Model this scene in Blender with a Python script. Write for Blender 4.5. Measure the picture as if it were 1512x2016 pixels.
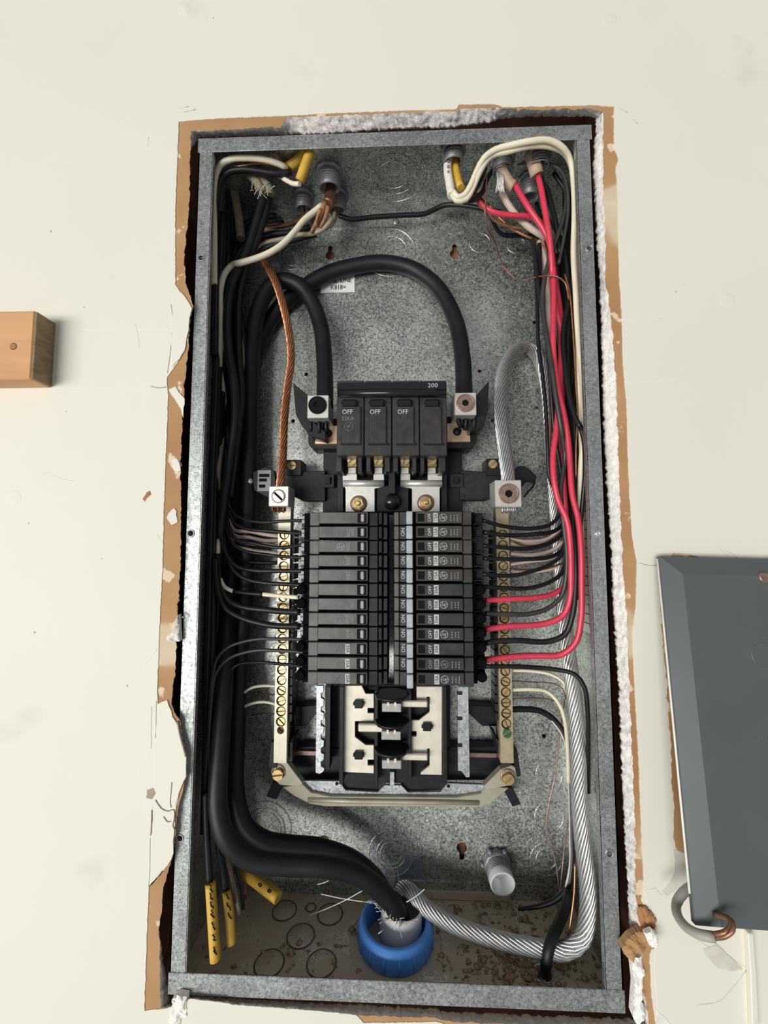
import bpy, bmesh, math, random
from mathutils import Vector, Matrix, noise
from mathutils.geometry import tessellate_polygon

for o in list(bpy.data.objects):
    bpy.data.objects.remove(o, do_unlink=True)
scene = bpy.context.scene
COL = scene.collection
random.seed(7)
PI = math.pi
ZC = 1400.0                 # height of the box centre above ground, mm
BW, BH, BD = 362.0, 742.4, 99.2   # breaker box: width, height, depth in mm

# ------------------------------------------------------------------ camera
FPX = 820.0
CAMT = (6.690, 6.821, -358.587)
CAMR = ((0.999315472, -0.000836188, 0.036984980),
        (-0.001872010, 0.997320730, 0.073129043),
        (-0.036947037, -0.073148221, 0.996636470))
cam_data = bpy.data.cameras.new('camera')
cam = bpy.data.objects.new('camera', cam_data)
COL.objects.link(cam)
cam_data.sensor_fit = 'VERTICAL'
cam_data.sensor_height = 36.0
cam_data.sensor_width = 27.0
cam_data.lens = FPX / 2016.0 * 36.0
cam_data.clip_start = 0.01
cam_data.clip_end = 50
def c2w(v): return Vector((v[0], v[2], -v[1]))
rgt, upv, bck = c2w(CAMR[0]), -c2w(CAMR[1]), -c2w(CAMR[2])
M4 = Matrix.Identity(4)
for i in range(3):
    M4[i][0], M4[i][1], M4[i][2] = rgt[i], upv[i], bck[i]
loc = c2w(CAMT)
M4[0][3], M4[1][3], M4[2][3] = loc[0]*.001, loc[1]*.001, (loc[2]+ZC)*.001
cam.matrix_world = M4
scene.camera = cam

# ------------------------------------------------------------------ light
world = bpy.data.worlds.new('world'); scene.world = world
world.use_nodes = True
bg = world.node_tree.nodes['Background']
bg.inputs['Color'].default_value = (0.96, 0.97, 1.0, 1)
bg.inputs['Strength'].default_value = 0.29
def area(name, loc, target, size, power, col):
    l = bpy.data.lights.new(name, 'AREA'); l.shape = 'RECTANGLE'
    l.size, l.size_y = size; l.energy = power; l.color = col
    o = bpy.data.objects.new(name, l); COL.objects.link(o)
    o.location = loc
    d = Vector(target) - Vector(loc)
    o.rotation_euler = d.to_track_quat('-Z', 'Y').to_euler()
    return o
area('daylight_opening', (-4.2, -6.2, 0.15), (0, 0, 1.4), (6.5, 2.4), 630, (1.0, 0.985, 0.945))
scene.view_settings.view_transform = 'Standard'
scene.view_settings.look = 'None'
scene.view_settings.exposure = 0.0
scene.view_settings.gamma = 1.0
scene.view_settings.use_curve_mapping = False

# ------------------------------------------------------------------ pixel -> place helpers (mm, z from box centre)
def ray(px, py):
    a = ((px-756)/FPX, (py-1008)/FPX, 1.0)
    d = [sum(CAMR[r][c]*a[r] for r in range(3)) for c in range(3)]
    return d
def at(px, py, Y):
    d = ray(px, py); t = (Y-CAMT[2])/d[2]
    return Vector((CAMT[0]+t*d[0], Y, -(CAMT[1]+t*d[1])))
def atz(px, py, z):
    d = ray(px, py); t = (-z-CAMT[1])/d[1]
    return Vector((CAMT[0]+t*d[0], CAMT[2]+t*d[2], z))

# ------------------------------------------------------------------ materials
MATS = {}
def newmat(name):
    m = bpy.data.materials.new(name); m.use_nodes = True
    nt = m.node_tree; MATS[name] = m
    return m, nt, nt.nodes['Principled BSDF']
def nd(nt, t, **k):
    n = nt.nodes.new(t)
    for a, b in k.items():
        if a in n.inputs: n.inputs[a].default_value = b
        else: setattr(n, a, b)
    return n
def coords(nt, scale=(1, 1, 1)):
    g = nt.nodes.new('ShaderNodeNewGeometry')
    mp = nt.nodes.new('ShaderNodeMapping'); mp.inputs['Scale'].default_value = scale
    nt.links.new(g.outputs['Position'], mp.inputs['Vector'])
    return mp.outputs['Vector']
def ramp(nt, fac, stops):
    r = nt.nodes.new('ShaderNodeValToRGB')
    while len(r.color_ramp.elements) < len(stops): r.color_ramp.elements.new(0.5)
    for e, (p, c) in zip(r.color_ramp.elements, stops):
        e.position = p; e.color = (c[0], c[1], c[2], 1) if len(c) == 3 else c
    nt.links.new(fac, r.inputs['Fac'])
    return r.outputs['Color']
def bump(nt, b, h, strength=.3, dist=.001):
    n = nd(nt, 'ShaderNodeBump'); n.inputs['Strength'].default_value = strength
    n.inputs['Distance'].default_value = dist
    nt.links.new(h, n.inputs['Height']); nt.links.new(n.outputs['Normal'], b.inputs['Normal'])
def plain(name, col, rough=.5, metal=0.0, var=.12, nscale=120, bstr=.0, spec=.5):
    m, nt, b = newmat(name)
    v = coords(nt)
    n = nd(nt, 'ShaderNodeTexNoise', Scale=nscale, Detail=4.0)
    nt.links.new(v, n.inputs['Vector'])
    lo = tuple(max(0, c*(1-var)) for c in col); hi = tuple(min(1, c*(1+var)) for c in col)
    nt.links.new(ramp(nt, n.outputs['Fac'], [(.3, lo), (.7, hi)]), b.inputs['Base Color'])
    b.inputs['Roughness'].default_value = rough; b.inputs['Metallic'].default_value = metal
    b.inputs['Specular IOR Level'].default_value = spec
    if bstr: bump(nt, b, n.outputs['Fac'], bstr, .0005)
    return m
def galv(name, base, metal=.55, rough=.42, spk=.5, stretch=(1, 1, 1), dirt=None):
    """zinc coated sheet: crystal spangle, fine dark flecks, slow stains"""
    m, nt, b = newmat(name)
    v = coords(nt, stretch)
    vor = nd(nt, 'ShaderNodeTexVoronoi', Scale=420.0); nt.links.new(v, vor.inputs['Vector'])
    n1 = nd(nt, 'ShaderNodeTexNoise', Scale=680.0, Detail=2.0); nt.links.new(v, n1.inputs['Vector'])
    n2 = nd(nt, 'ShaderNodeTexNoise', Scale=22.0, Detail=5.0); nt.links.new(v, n2.inputs['Vector'])
    sep = nt.nodes.new('ShaderNodeSeparateColor'); nt.links.new(vor.outputs['Color'], sep.inputs['Color'])
    c1 = ramp(nt, n2.outputs['Fac'], [(.3, tuple(c*.8 for c in base)), (.7, tuple(min(1, c*1.15) for c in base))])
    nb = nd(nt, 'ShaderNodeTexNoise', Scale=9.0, Detail=3.0); nt.links.new(v, nb.inputs['Vector'])
    ad = nd(nt, 'ShaderNodeMath', operation='MULTIPLY_ADD'); nt.links.new(nb.outputs['Fac'], ad.inputs[0]); ad.inputs[1].default_value = .25
    nt.links.new(n1.outputs['Fac'], ad.inputs[2])
    fl = ramp(nt, ad.outputs[0], [(.52, (1-spk,)*3), (.60, (1, 1, 1))])
    sp = ramp(nt, sep.outputs['Red'], [(0, (.82,)*3), (1, (1.12,)*3)])
    mx = nd(nt, 'ShaderNodeMix', data_type='RGBA', blend_type='MULTIPLY'); mx.inputs[0].default_value = 1
    nt.links.new(c1, mx.inputs[6]); nt.links.new(fl, mx.inputs[7])
    mx2 = nd(nt, 'ShaderNodeMix', data_type='RGBA', blend_type='MULTIPLY'); mx2.inputs[0].default_value = 1
    nt.links.new(mx.outputs[2], mx2.inputs[6]); nt.links.new(sp, mx2.inputs[7])
    out = mx2.outputs[2]
    if dirt:
        n3 = nd(nt, 'ShaderNodeTexNoise', Scale=35.0, Detail=6.0); nt.links.new(v, n3.inputs['Vector'])
        f = ramp(nt, n3.outputs['Fac'], [(.30, (0, 0, 0)), (.50, (1, 1, 1))])
        mx3 = nd(nt, 'ShaderNodeMix', data_type='RGBA'); nt.links.new(f, mx3.inputs[0])
        nt.links.new(out, mx3.inputs[6]); mx3.inputs[7].default_value = (*dirt, 1)
        out = mx3.outputs[2]
    nt.links.new(out, b.inputs['Base Color'])
    rr = ramp(nt, sep.outputs['Green'], [(0, (rough-.08,)*3), (1, (rough+.12,)*3)])
    nt.links.new(rr, b.inputs['Roughness'])
    b.inputs['Metallic'].default_value = metal
    bump(nt, b, n1.outputs['Fac'], .25, .0004)
    return m

galv('galvanised', (.58, .605, .57), metal=.93, rough=.43, spk=.55)
galv('galvanised_lip', (.43, .455, .44), metal=.8, spk=.35, rough=.46)
galv('galvanised_dirty', (.76, .70, .58), metal=.15, rough=.6, dirt=(.56, .47, .35))
galv('zinc', (.60, .63, .65), metal=.7, rough=.36, spk=.25)
plain('black_plastic', (.012, .012, .013), .42, 0, .35, 150, spec=.35)
plain('black_plastic_matte', (.022, .020, .020), .6, 0, .3, 200, spec=.3)
plain('gap_black', (.004, .004, .004), .8, spec=.05)
plain('breaker_black', (.030, .030, .032), .42, 0, .35, 90, spec=.4)
plain('breaker_brown', (.044, .038, .030), .42, 0, .4, 90)
plain('breaker_lit', (.088, .083, .078), .42, 0, .3, 120)  # black breaker plastic, its colour lightened for the light the left row catches
plain('main_black', (.036, .033, .031), .36, 0, .3, 130)
plain('handle_black', (.012, .012, .014), .22)
plain('handle_grey', (.40, .42, .44), .4, 0, .12, 200)
plain('handle_glint', (.36, .35, .34), .35)  # highlight of the glossy black handle put into a grey colour
plain('print_white', (.55, .55, .55), .6)
plain('print_dim', (.20, .20, .20), .6)
plain('print_dark', (.008, .008, .008), .7, spec=.1)
plain('plate_print', (.50, .49, .47), .6)
plain('wire_black', (.009, .009, .010), .42, 0, .3, 60, spec=.4)
plain('cable_black', (.010, .010, .011), .5, 0, .3, 60, .1, spec=.35)
plain('wire_grey', (.040, .038, .036), .42, 0, .2, 60)
plain('wire_red', (.62, .045, .085), .38, 0, .1, 60)
plain('wire_cream', (.80, .74, .56), .42, 0, .07, 60)
plain('wire_tan', (.34, .27, .20), .5, 0, .15, 60)
plain('wire_pink', (.62, .50, .43), .5, 0, .12, 60)
plain('sheath_yellow', (.62, .37, .045), .5, 0, .16, 90)
plain('sheath_white', (.78, .75, .66), .5, 0, .08, 90)
plain('sheath_tan', (.50, .36, .27), .55, 0, .15, 90)
plain('kraft', (.36, .17, .07), .8, 0, .3, 150, .3)
plain('fibre', (.62, .60, .55), .8, 0, .2, 200)
plain('cloth_braid', (.26, .23, .16), .9, 0, .4, 900, .6)
plain('copper', (.60, .27, .14), .36, .85, .25, 200)
plain('copper_dark', (.30, .15, .09), .45, .7, .3, 120)
plain('aluminium', (.60, .60, .59), .36, .85, .08, 200)
plain('lug_alu', (.66, .65, .60), .42, .55, .06, 300, .1)
plain('bar_alu', (.60, .57, .45), .45, .5, .06, 150)
plain('bar_tan', (.50, .43, .28), .42, .6, .12, 150)  # right bar, warmer and darker in tone than the left one
plain('brass_dark', (.34, .26, .12), .4, .8, .2, 250)
plain('strand_gap', (.10, .10, .10), .6, .3)
plain('strand_gap_copper', (.09, .04, .025), .6, .3)
plain('print_mid', (.27, .265, .26), .6)
plain('bus_tin', (.74, .69, .58), .5, .35, .1, 90)
plain('stab_grey', (.40, .39, .36), .5, .5, .15, 200)
plain('brass', (.66, .50, .22), .34, .85, .15, 250)
plain('bronze', (.36, .24, .20), .42, .7, .25, 250)
plain('plate_copper', (.78, .55, .36), .38, .7, .2, 120)
plain('green_screw', (.05, .16, .08), .4, .4, .2, 200)
plain('khaki_steel', (.40, .37, .29), .5, .35, .12, 60)
plain('blue_plastic', (.09, .31, .84), .42, 0, .1, 60)
plain('groove_dark', (.11, .09, .065), .9, 0, .3, 200)  # dark brown tone of the rings round the floor knockouts
plain('grey_sheath', (.36, .35, .31), .55, 0, .08, 60)
plain('grey_pvc', (.58, .59, .59), .5, 0, .08, 60)
plain('die_cast', (.25, .255, .26), .5, .5, .15, 200, .2)
plain('label_white', (.80, .80, .78), .5, 0, .03, 90)
plain('label_grey', (.36, .36, .36), .5, 0, .06, 90)
plain('grey_enamel', (.090, .104, .104), .42, 0, .06, 25)
plain('white_edge', (.82, .80, .72), .6, 0, .06, 90)
plain('cavity_brown', (.20, .085, .05), .9, 0, .4, 40)
plain('stud_wood', (.42, .38, .34), .85, 0, .3, 90, .4)
plain('debris', (.34, .24, .15), .9, 0, .6, 400)
plain('gypsum', (.88, .83, .79), .95, 0, .14, 500, 1.0)
plain('plaster', (.78, .75, .68), .85, 0, .08, 70, .9)
plain('crack', (.38, .32, .26), .9)
plain('smudge', (.60, .57, .50), .9, 0, .1, 90)

# painted wall
m, nt, b = newmat('wall_paint'); v = coords(nt)
n1 = nd(nt, 'ShaderNodeTexNoise', Scale=3.0, Detail=4.0); nt.links.new(v, n1.inputs['Vector'])
n2 = nd(nt, 'ShaderNodeTexNoise', Scale=60.0, Detail=6.0); nt.links.new(v, n2.inputs['Vector'])
n3 = nd(nt, 'ShaderNodeTexNoise', Scale=14.0, Detail=8.0); nt.links.new(v, n3.inputs['Vector'])
c1 = ramp(nt, n1.outputs['Fac'], [(.3, (.74, .71, .615)), (.7, (.785, .76, .665))])
sm = ramp(nt, n3.outputs['Fac'], [(.66, (1, 1, 1)), (.80, (.72, .70, .66))])
mx = nd(nt, 'ShaderNodeMix', data_type='RGBA', blend_type='MULTIPLY'); mx.inputs[0].default_value = .55
nt.links.new(c1, mx.inputs[6]); nt.links.new(sm, mx.inputs[7])
nt.links.new(mx.outputs[2], b.inputs['Base Color'])
b.inputs['Roughness'].default_value = .62
bump(nt, b, n2.outputs['Fac'], .18, .0008)
# bare drywall paper with paint remnants
m, nt, b = newmat('drywall_paper'); v = coords(nt)
n1 = nd(nt, 'ShaderNodeTexNoise', Scale=11.0, Detail=3.0); nt.links.new(v, n1.inputs['Vector'])
n2 = nd(nt, 'ShaderNodeTexNoise', Scale=45.0, Detail=8.0); nt.links.new(v, n2.inputs['Vector'])
c1 = ramp(nt, n1.outputs['Fac'], [(.35, (.38, .20, .085)), (.59, (.47, .275, .13)), (.63, (.62, .49, .33)), (.78, (.70, .60, .45))])
pf = ramp(nt, n2.outputs['Fac'], [(.62, (0, 0, 0)), (.645, (1, 1, 1))])
mx = nd(nt, 'ShaderNodeMix', data_type='RGBA'); nt.links.new(pf, mx.inputs[0])
nt.links.new(c1, mx.inputs[6]); mx.inputs[7].default_value = (.72, .58, .42, 1)
nt.links.new(mx.outputs[2], b.inputs['Base Color']); b.inputs['Roughness'].default_value = .8
bump(nt, b, n2.outputs['Fac'], .3, .0006)
# wood
def wood(name, c0, c1, scale, rough=.55, rot=(0, 0, 0)):
    m, nt, b = newmat(name); g = nt.nodes.new('ShaderNodeNewGeometry')
    mp = nt.nodes.new('ShaderNodeMapping'); mp.inputs['Scale'].default_value = scale; mp.inputs['Rotation'].default_value = rot
    nt.links.new(g.outputs['Position'], mp.inputs['Vector'])
    n = nd(nt, 'ShaderNodeTexNoise', Scale=1.0, Detail=6.0, Distortion=.6); nt.links.new(mp.outputs['Vector'], n.inputs['Vector'])
    nt.links.new(ramp(nt, n.outputs['Fac'], [(.3, c0), (.7, c1)]), b.inputs['Base Color'])
    b.inputs['Roughness'].default_value = rough
wood('wood_face', (.56, .29, .13), (.68, .38, .18), (8, 60, 60))
wood('wood_end', (.17, .115, .06), (.30, .21, .12), (60, 60, 260), .7, (0, .0, .0))

# ------------------------------------------------------------------ mesh builder (mm)
ORG = {}
class MB:
    def __init__(s): s.v = []; s.f = []; s.sm = []
    def face(s, idx, sm=False): s.f.append(idx); s.sm.append(sm)
    def box(s, a, b):
        x0, x1 = sorted((a[0], b[0])); y0, y1 = sorted((a[1], b[1])); z0, z1 = sorted((a[2], b[2]))
        n = len(s.v)
        s.v += [Vector(p) for p in ((x0,y0,z0),(x1,y0,z0),(x1,y1,z0),(x0,y1,z0),(x0,y0,z1),(x1,y0,z1),(x1,y1,z1),(x0,y1,z1))]
        for q in ((0,3,2,1),(4,5,6,7),(0,1,5,4),(1,2,6,5),(2,3,7,6),(3,0,4,7)): s.face([n+i for i in q])
        return s
    def pbox(s, x0, y0, x1, y1, Yf, Yb):
        a, b = at((x0), (y0+y1)/2, Yf), at(x1, (y0+y1)/2, Yf)
        c, d = at((x0+x1)/2, y0, Yf), at((x0+x1)/2, y1, Yf)
        return s.box((a.x, Yf, d.z), (b.x, Yb, c.z))
    def prism(s, pts, Yf, Yb, back=True):
        """polygon of (x,z) points extruded in depth"""
        n = len(s.v); k = len(pts)
        ar = sum(pts[i][0]*pts[(i+1) % k][1]-pts[(i+1) % k][0]*pts[i][1] for i in range(k))
        if ar < 0: pts = pts[::-1]
        s.v += [Vector((p[0], Yf, p[1])) for p in pts] + [Vector((p[0], Yb, p[1])) for p in pts]
        for tri in tessellate_polygon([[Vector((p[0], p[1], 0)) for p in pts]]):
            a, b, c = tri
            if (pts[b][0]-pts[a][0])*(pts[c][1]-pts[a][1])-(pts[b][1]-pts[a][1])*(pts[c][0]-pts[a][0]) < 0: b, c = c, b
            s.face([n+a, n+b, n+c])
            if back: s.face([n+k+a, n+k+c, n+k+b])
        for i in range(k):
            j = (i+1) % k; s.face([n+i, n+k+i, n+k+j, n+j])
        return s
    def pprism(s, pts, Yf, Yb):
        return s.prism([(p.x, p.z) for p in (at(x, y, Yf) for x, y in pts)], Yf, Yb)
    def plate(s, outer, holes, Yf, Yb):
        """flat sheet facing -Y with real holes"""
        n = len(s.v); loops = [outer]+holes; flat = [p for l in loops for p in l]; k = len(flat)
        s.v += [Vector((p[0], Yf, p[1])) for p in flat] + [Vector((p[0], Yb, p[1])) for p in flat]
        for a, b, c in tessellate_polygon([[Vector((p[0], p[1], 0)) for p in l] for l in loops]):
            A, B, C = flat[a], flat[b], flat[c]
            if (B[0]-A[0])*(C[1]-A[1])-(B[1]-A[1])*(C[0]-A[0]) < 0: b, c = c, b
            s.face([n+a, n+b, n+c]); s.face([n+k+a, n+k+c, n+k+b])
        o = 0
        for l in loops:
            for i in range(len(l)):
                j = (i+1) % len(l); s.face([n+o+i, n+k+o+i, n+k+o+j, n+o+j])
            o += len(l)
        return s
    def lathe(s, c, axis, prof, n=20, cap0=True, cap1=True):
        """prof: list of (distance along axis, radius)"""
        ax = Vector(axis).normalized()
        u = ax.orthogonal().normalized(); w = ax.cross(u)
        c = Vector(c); base = len(s.v)
        for (h, r) in prof:
            for i in range(n):
                a = 2*PI*i/n
                s.v.append(c+ax*h+(u*math.cos(a)+w*math.sin(a))*r)
        for j in range(len(prof)-1):
            for i in range(n):
                k = (i+1) % n
                s.face([base+j*n+i, base+j*n+k, base+(j+1)*n+k, base+(j+1)*n+i], True)
        if cap0: s.face([base+i for i in range(n)][::-1])
        if cap1: s.face([base+(len(prof)-1)*n+i for i in range(n)])
        return s
    def cyl(s, c, axis, h, r, n=20): return s.lathe(c, axis, [(0, r), (h, r)], n)
    def hexa(s, c, axis, h, r): 
        k = len(s.sm); s.lathe(c, axis, [(0, r), (h, r)], 6); s.sm[k:] = [False]*(len(s.sm)-k); return s
    def torus(s, c, axis, R, r, n=36, m=8, a0=0, a1=2*PI):
        ax = Vector(axis).normalized(); u = ax.orthogonal().normalized(); w = ax.cross(u); c = Vector(c)
        full = abs(a1-a0-2*PI) < 1e-6; base = len(s.v); k = n if full else n+1
        for i in range(k):
            a = a0+(a1-a0)*i/n; d = u*math.cos(a)+w*math.sin(a)
            for j in range(m):
                b = 2*PI*j/m; s.v.append(c+d*(R+r*math.cos(b))+ax*(r*math.sin(b)))
        for i in range(n):
            i2 = (i+1) % k
            for j in range(m):
                j2 = (j+1) % m; s.face([base+i*m+j, base+i2*m+j, base+i2*m+j2, base+i*m+j2], True)
        return s
    def tube(s, path, r, n=8, caps=True, rad=None):
        P = [Vector(p) for p in path]; K = len(P); base = len(s.v)
        fr = frames(P)
        for i in range(K):
            u, w = fr[i]; rr = r*(rad(i/(K-1)) if rad else 1)
            for j in range(n):
                a = 2*PI*j/n; s.v.append(P[i]+(u*math.cos(a)+w*math.sin(a))*rr)
        for i in range(K-1):
            for j in range(n):
                k = (j+1) % n
                s.face([base+i*n+j, base+i*n+k, base+(i+1)*n+k, base+(i+1)*n+j], True)
        if caps:
            s.face([base+j for j in range(n)][::-1]); s.face([base+(K-1)*n+j for j in range(n)])
        return s
    def blob(s, c, rx, ry, rz, n=10, amp=.25, seed=0):
        base = len(s.v); c = Vector(c)
        for i in range(n+1):
            th = PI*i/n
            for j in range(n):
                ph = 2*PI*j/n
                d = Vector((math.sin(th)*math.cos(ph), math.sin(th)*math.sin(ph), math.cos(th)))
                k = 1+amp*noise.noise(d*1.7+Vector((seed*3.1, seed*1.7, 0)))*2
                s.v.append(c+Vector((d.x*rx, d.y*ry, d.z*rz))*k)
        for i in range(n):
            for j in range(n):
                k = (j+1) % n
                s.face([base+i*n+j, base+(i+1)*n+j, base+(i+1)*n+k, base+i*n+k], True)
        return s
    def build(s, name, mat, parent=None, org=None, bev=0, fixn=False):
        if org is None:
            if parent is not None: org = ORG[parent]
            else:
                xs = [p.x for p in s.v]; ys = [p.y for p in s.v]; zs = [p.z for p in s.v]
                org = Vector(((min(xs)+max(xs))/2, (min(ys)+max(ys))/2, min(zs)))
        org = Vector(org)
        me = bpy.data.meshes.new(name)
        me.from_pydata([(p-org)*.001 for p in s.v], [], s.f)
        me.polygons.foreach_set('use_smooth', s.sm)
        if bev or fixn:
            bm = bmesh.new(); bm.from_mesh(me)
            if fixn: bmesh.ops.recalc_face_normals(bm, faces=bm.faces)
            if bev:
                ed = [e for e in bm.edges if len(e.link_faces) == 2 and e.calc_face_angle(0) > .5]
                bmesh.ops.bevel(bm, geom=ed, offset=bev*.001, segments=1, affect='EDGES', clamp_overlap=True, profile=.5)
            bm.to_mesh(me); bm.free()
        me.materials.append(MATS[mat] if isinstance(mat, str) else mat)
        return place(name, me, parent, org)
def place(name, me, parent, org):
    o = bpy.data.objects.new(name, me); COL.objects.link(o)
    org = Vector(org); ORG[o] = org
    if parent is not None:
        o.parent = parent; o.location = (org-ORG[parent])*.001
    else:
        o.location = (org+Vector((0, 0, ZC)))*.001
    return o
def thing(name, org, label, cat, group=None):
    o = bpy.data.objects.new(name, None); COL.objects.link(o); o.empty_display_size = .01
    ORG[o] = Vector(org); o.location = (Vector(org)+Vector((0, 0, ZC)))*.001
    return tag(o, label, cat, group)
def tag(o, label, cat, group=None):
    o['label'] = label; o['category'] = cat
    if group: o['group'] = group
    return o
def struct(o): o['kind'] = 'structure'; return o
def frames(P):
    K = len(P); out = []; prev = None
    for i in range(K):
        t = (P[min(i+1, K-1)]-P[max(i-1, 0)])
        t = t.normalized() if t.length > 1e-9 else Vector((0, 0, 1))
        if prev is None: u = t.orthogonal().normalized()
        else:
            u = prev-t*prev.dot(t)
            u = u.normalized() if u.length > 1e-6 else t.orthogonal().normalized()
        prev = u; out.append((u, t.cross(u)))
    return out
def spline(P, step=4.0):
    P = [Vector(p) for p in P]; out = []
    for i in range(len(P)-1):
        p1, p2 = P[i], P[i+1]
        p0 = P[i-1] if i else p1*2-p2
        p3 = P[i+2] if i+2 < len(P) else p2*2-p1
        t0 = 0; t1 = t0+max(.1, (p1-p0).length)**.5; t2 = t1+max(.1, (p2-p1).length)**.5; t3 = t2+max(.1, (p3-p2).length)**.5
        k = max(2, int((p2-p1).length/step))
        for j in range(k):
            t = t1+(t2-t1)*j/k
            a1 = p0*((t1-t)/(t1-t0))+p1*((t-t0)/(t1-t0))
            a2 = p1*((t2-t)/(t2-t1))+p2*((t-t1)/(t2-t1))
            a3 = p2*((t3-t)/(t3-t2))+p3*((t-t2)/(t3-t2))
            b1 = a1*((t2-t)/(t2-t0))+a2*((t-t0)/(t2-t0)); b2 = a2*((t3-t)/(t3-t1))+a3*((t-t1)/(t3-t1))
            out.append(b1*((t2-t)/(t2-t1))+b2*((t-t1)/(t2-t1)))
    out.append(P[-1]); return out
def ppath(pts, step=4.0): return spline([at(*p) for p in pts], step)
def circ(c, r, n=14): return [(c[0]+r*math.cos(2*PI*i/n), c[1]+r*math.sin(2*PI*i/n)) for i in range(n)]

# lettering as flat print on its surface
TXT = {}
def text_mesh(s):
    if s not in TXT:
        cu = bpy.data.curves.new('lettering', 'FONT'); cu.body = s; cu.size = 1; cu.align_x = 'CENTER'; cu.align_y = 'CENTER'
        cu.resolution_u = 2
        ob = bpy.data.objects.new('lettering', cu); COL.objects.link(ob)
        dg = bpy.context.evaluated_depsgraph_get()
        me = bpy.data.meshes.new_from_object(ob.evaluated_get(dg)); me.name = 'lettering'
        bpy.data.objects.remove(ob, do_unlink=True); TXT[s] = me
    return TXT[s]
def lettering(s, pos, size, mat, parent, rot=0, name='lettering', sx=1.0, face='front'):
    me = text_mesh(s)
    key = (s, mat)
    if key not in TXT:
        me2 = me.copy(); me2.materials.clear(); me2.materials.append(MATS[mat]); TXT[key] = me2
    o = bpy.data.objects.new(name, TXT[key]); COL.objects.link(o); ORG[o] = Vector(pos)
    o.parent = parent; o.location = (Vector(pos)-ORG[parent])*.001
    o.rotation_euler = (Matrix.Rotation(PI/2, 3, 'X')@Matrix.Rotation(rot, 3, 'Z')).to_euler()
    o.scale = (size*.001*sx, size*.001, size*.001)
    return o
# ================================================================== the wall with its broken opening
YW = -5.0          # drywall paper plane
P_top = [(352,239),(430,233),(559,228),(600,226),(650,223),(780,218),(899,215),(903,206),(975,205),(993,211),(1084,209),(1166,207),(1209,210)]
P_right = [(1209,210),(1209,291),(1218,312),(1212,331),(1217,389),(1218,489),(1220,559),(1224,627),(1226,709),(1233,787),(1235,841),(1236,900),(1240,980),(1245,1060),(1254,1107),(1252,1193),(1245,1250),(1250,1364),(1257,1487),(1264,1667),(1268,1743),(1262,1772),(1285,1819),(1292,1845),(1279,1881),(1283,1961),(1293,2030)]
P_bot = [(1293,2030),(1150,2030),(900,2026),(862,2012),(716,2014),(700,1998),(633,1991),(458,1978),(441,1974),(375,1967),(330,1985),(284,1990)]
P_left = [(284,1990),(290,1825),(293,1745),(326,1708),(336,1690),(345,1600),(360,1520),(362,1489),(344,1424),(310,1385),(309,1361),(315,1213),(320,1108),(323,989),(326,907),(331,782),(328,745),(350,712),(366,650),(374,605),(345,560),(345,413),(352,246),(352,239)]
Q_top = [(376,258),(553,250),(562,232),(650,228),(780,223),(899,220),(905,214),(975,212),(1054,216),(1160,214),(1188,220)]
Q_right = [(1188,220),(1187,352),(1190,413),(1193,559),(1201,609),(1206,662),(1213,751),(1215,841),(1218,900),(1224,1088),(1233,1202),(1238,1345),(1245,1487),(1250,1629),(1252,1772),(1262,1850),(1268,1960),(1280,2020)]
Q_bot = [(1280,2026),(1150,2026),(872,2010),(858,2004),(722,2000),(714,2000),(633,1990),(458,1978),(441,1974),(378,1967),(334,1985),(316,1985)]
Q_left = [(316,1985),(313,1825),(322,1745),(332,1709),(341,1682),(349,1600),(366,1530),(368,1489),(350,1412),(337,1388),(345,1317),(350,1200),(355,1108),(357,1019),(355,930),(358,854),(362,766),(368,710),(374,640),(380,602),(366,559),(362,513),(372,413),(375,300),(376,258)]
G_top = [(392,271),(553,266),(644,264),(780,254),(880,252),(962,243),(987,234),(1054,229),(1160,231),(1172,234)]
G_right = [(1172,234),(1168,330),(1174,480),(1179,537),(1183,644),(1186,787),(1190,900),(1203,1088),(1207,1202),(1217,1345),(1222,1487),(1231,1677),(1238,1800),(1245,1900),(1258,2006)]
G_bot = [(1258,2006),(1150,2003),(872,1991),(858,1984),(842,1986),(722,1979),(706,1978),(633,1976),(458,1966),(378,1962),(334,1975)]
G_left = [(334,1975)]+[(x-2, y) for x, y in Q_left[1:-1]]+[(392,271)]
NS = (260, 460, 260, 460)
def resample(side, n, Y):
    P = [at(x, y, Y) for x, y in side]; L = [0]
    for i in range(1, len(P)): L.append(L[-1]+(P[i]-P[i-1]).length)
    out = []; k = 0
    for i in range(n):
        d = L[-1]*i/n
        while k < len(L)-2 and L[k+1] < d: k += 1
        t = (d-L[k])/max(1e-6, L[k+1]-L[k]); out.append(P[k].lerp(P[k+1], t))
    return out
def loop(sides, Y, jag=0.0, fr=.12, seed=0):
    out = []
    for s_, n in zip(sides, NS): out += resample(s_, n, Y)
    if jag:
        for p in out:
            q = Vector((p.x*fr, p.z*fr, seed)); q2 = q*3.3
            p.x += jag*(noise.noise(q)+.7*noise.noise(q2)); p.z += jag*(noise.noise(q+Vector((9, 4, 0)))+.7*noise.noise(q2+Vector((5, 1, 0))))
    return out
def ringmesh(loops, close=True):
    mb = MB(); n = len(loops[0])
    for l in loops: mb.v += [p.copy() for p in l]
    for a in range(len(loops)-1):
        for i in range(n):
            j = (i+1) % n; mb.face([a*n+i, (a+1)*n+i, (a+1)*n+j, a*n+j])
    return mb
wall = bpy.data.objects.new('wall_back', None); COL.objects.link(wall); struct(wall)
ORG[wall] = Vector((0, 0, -600)); wall.location = (0, 0, (ZC-600)*.001)
XA, XB, ZA, ZB = -620, 600, -640, 720
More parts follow.
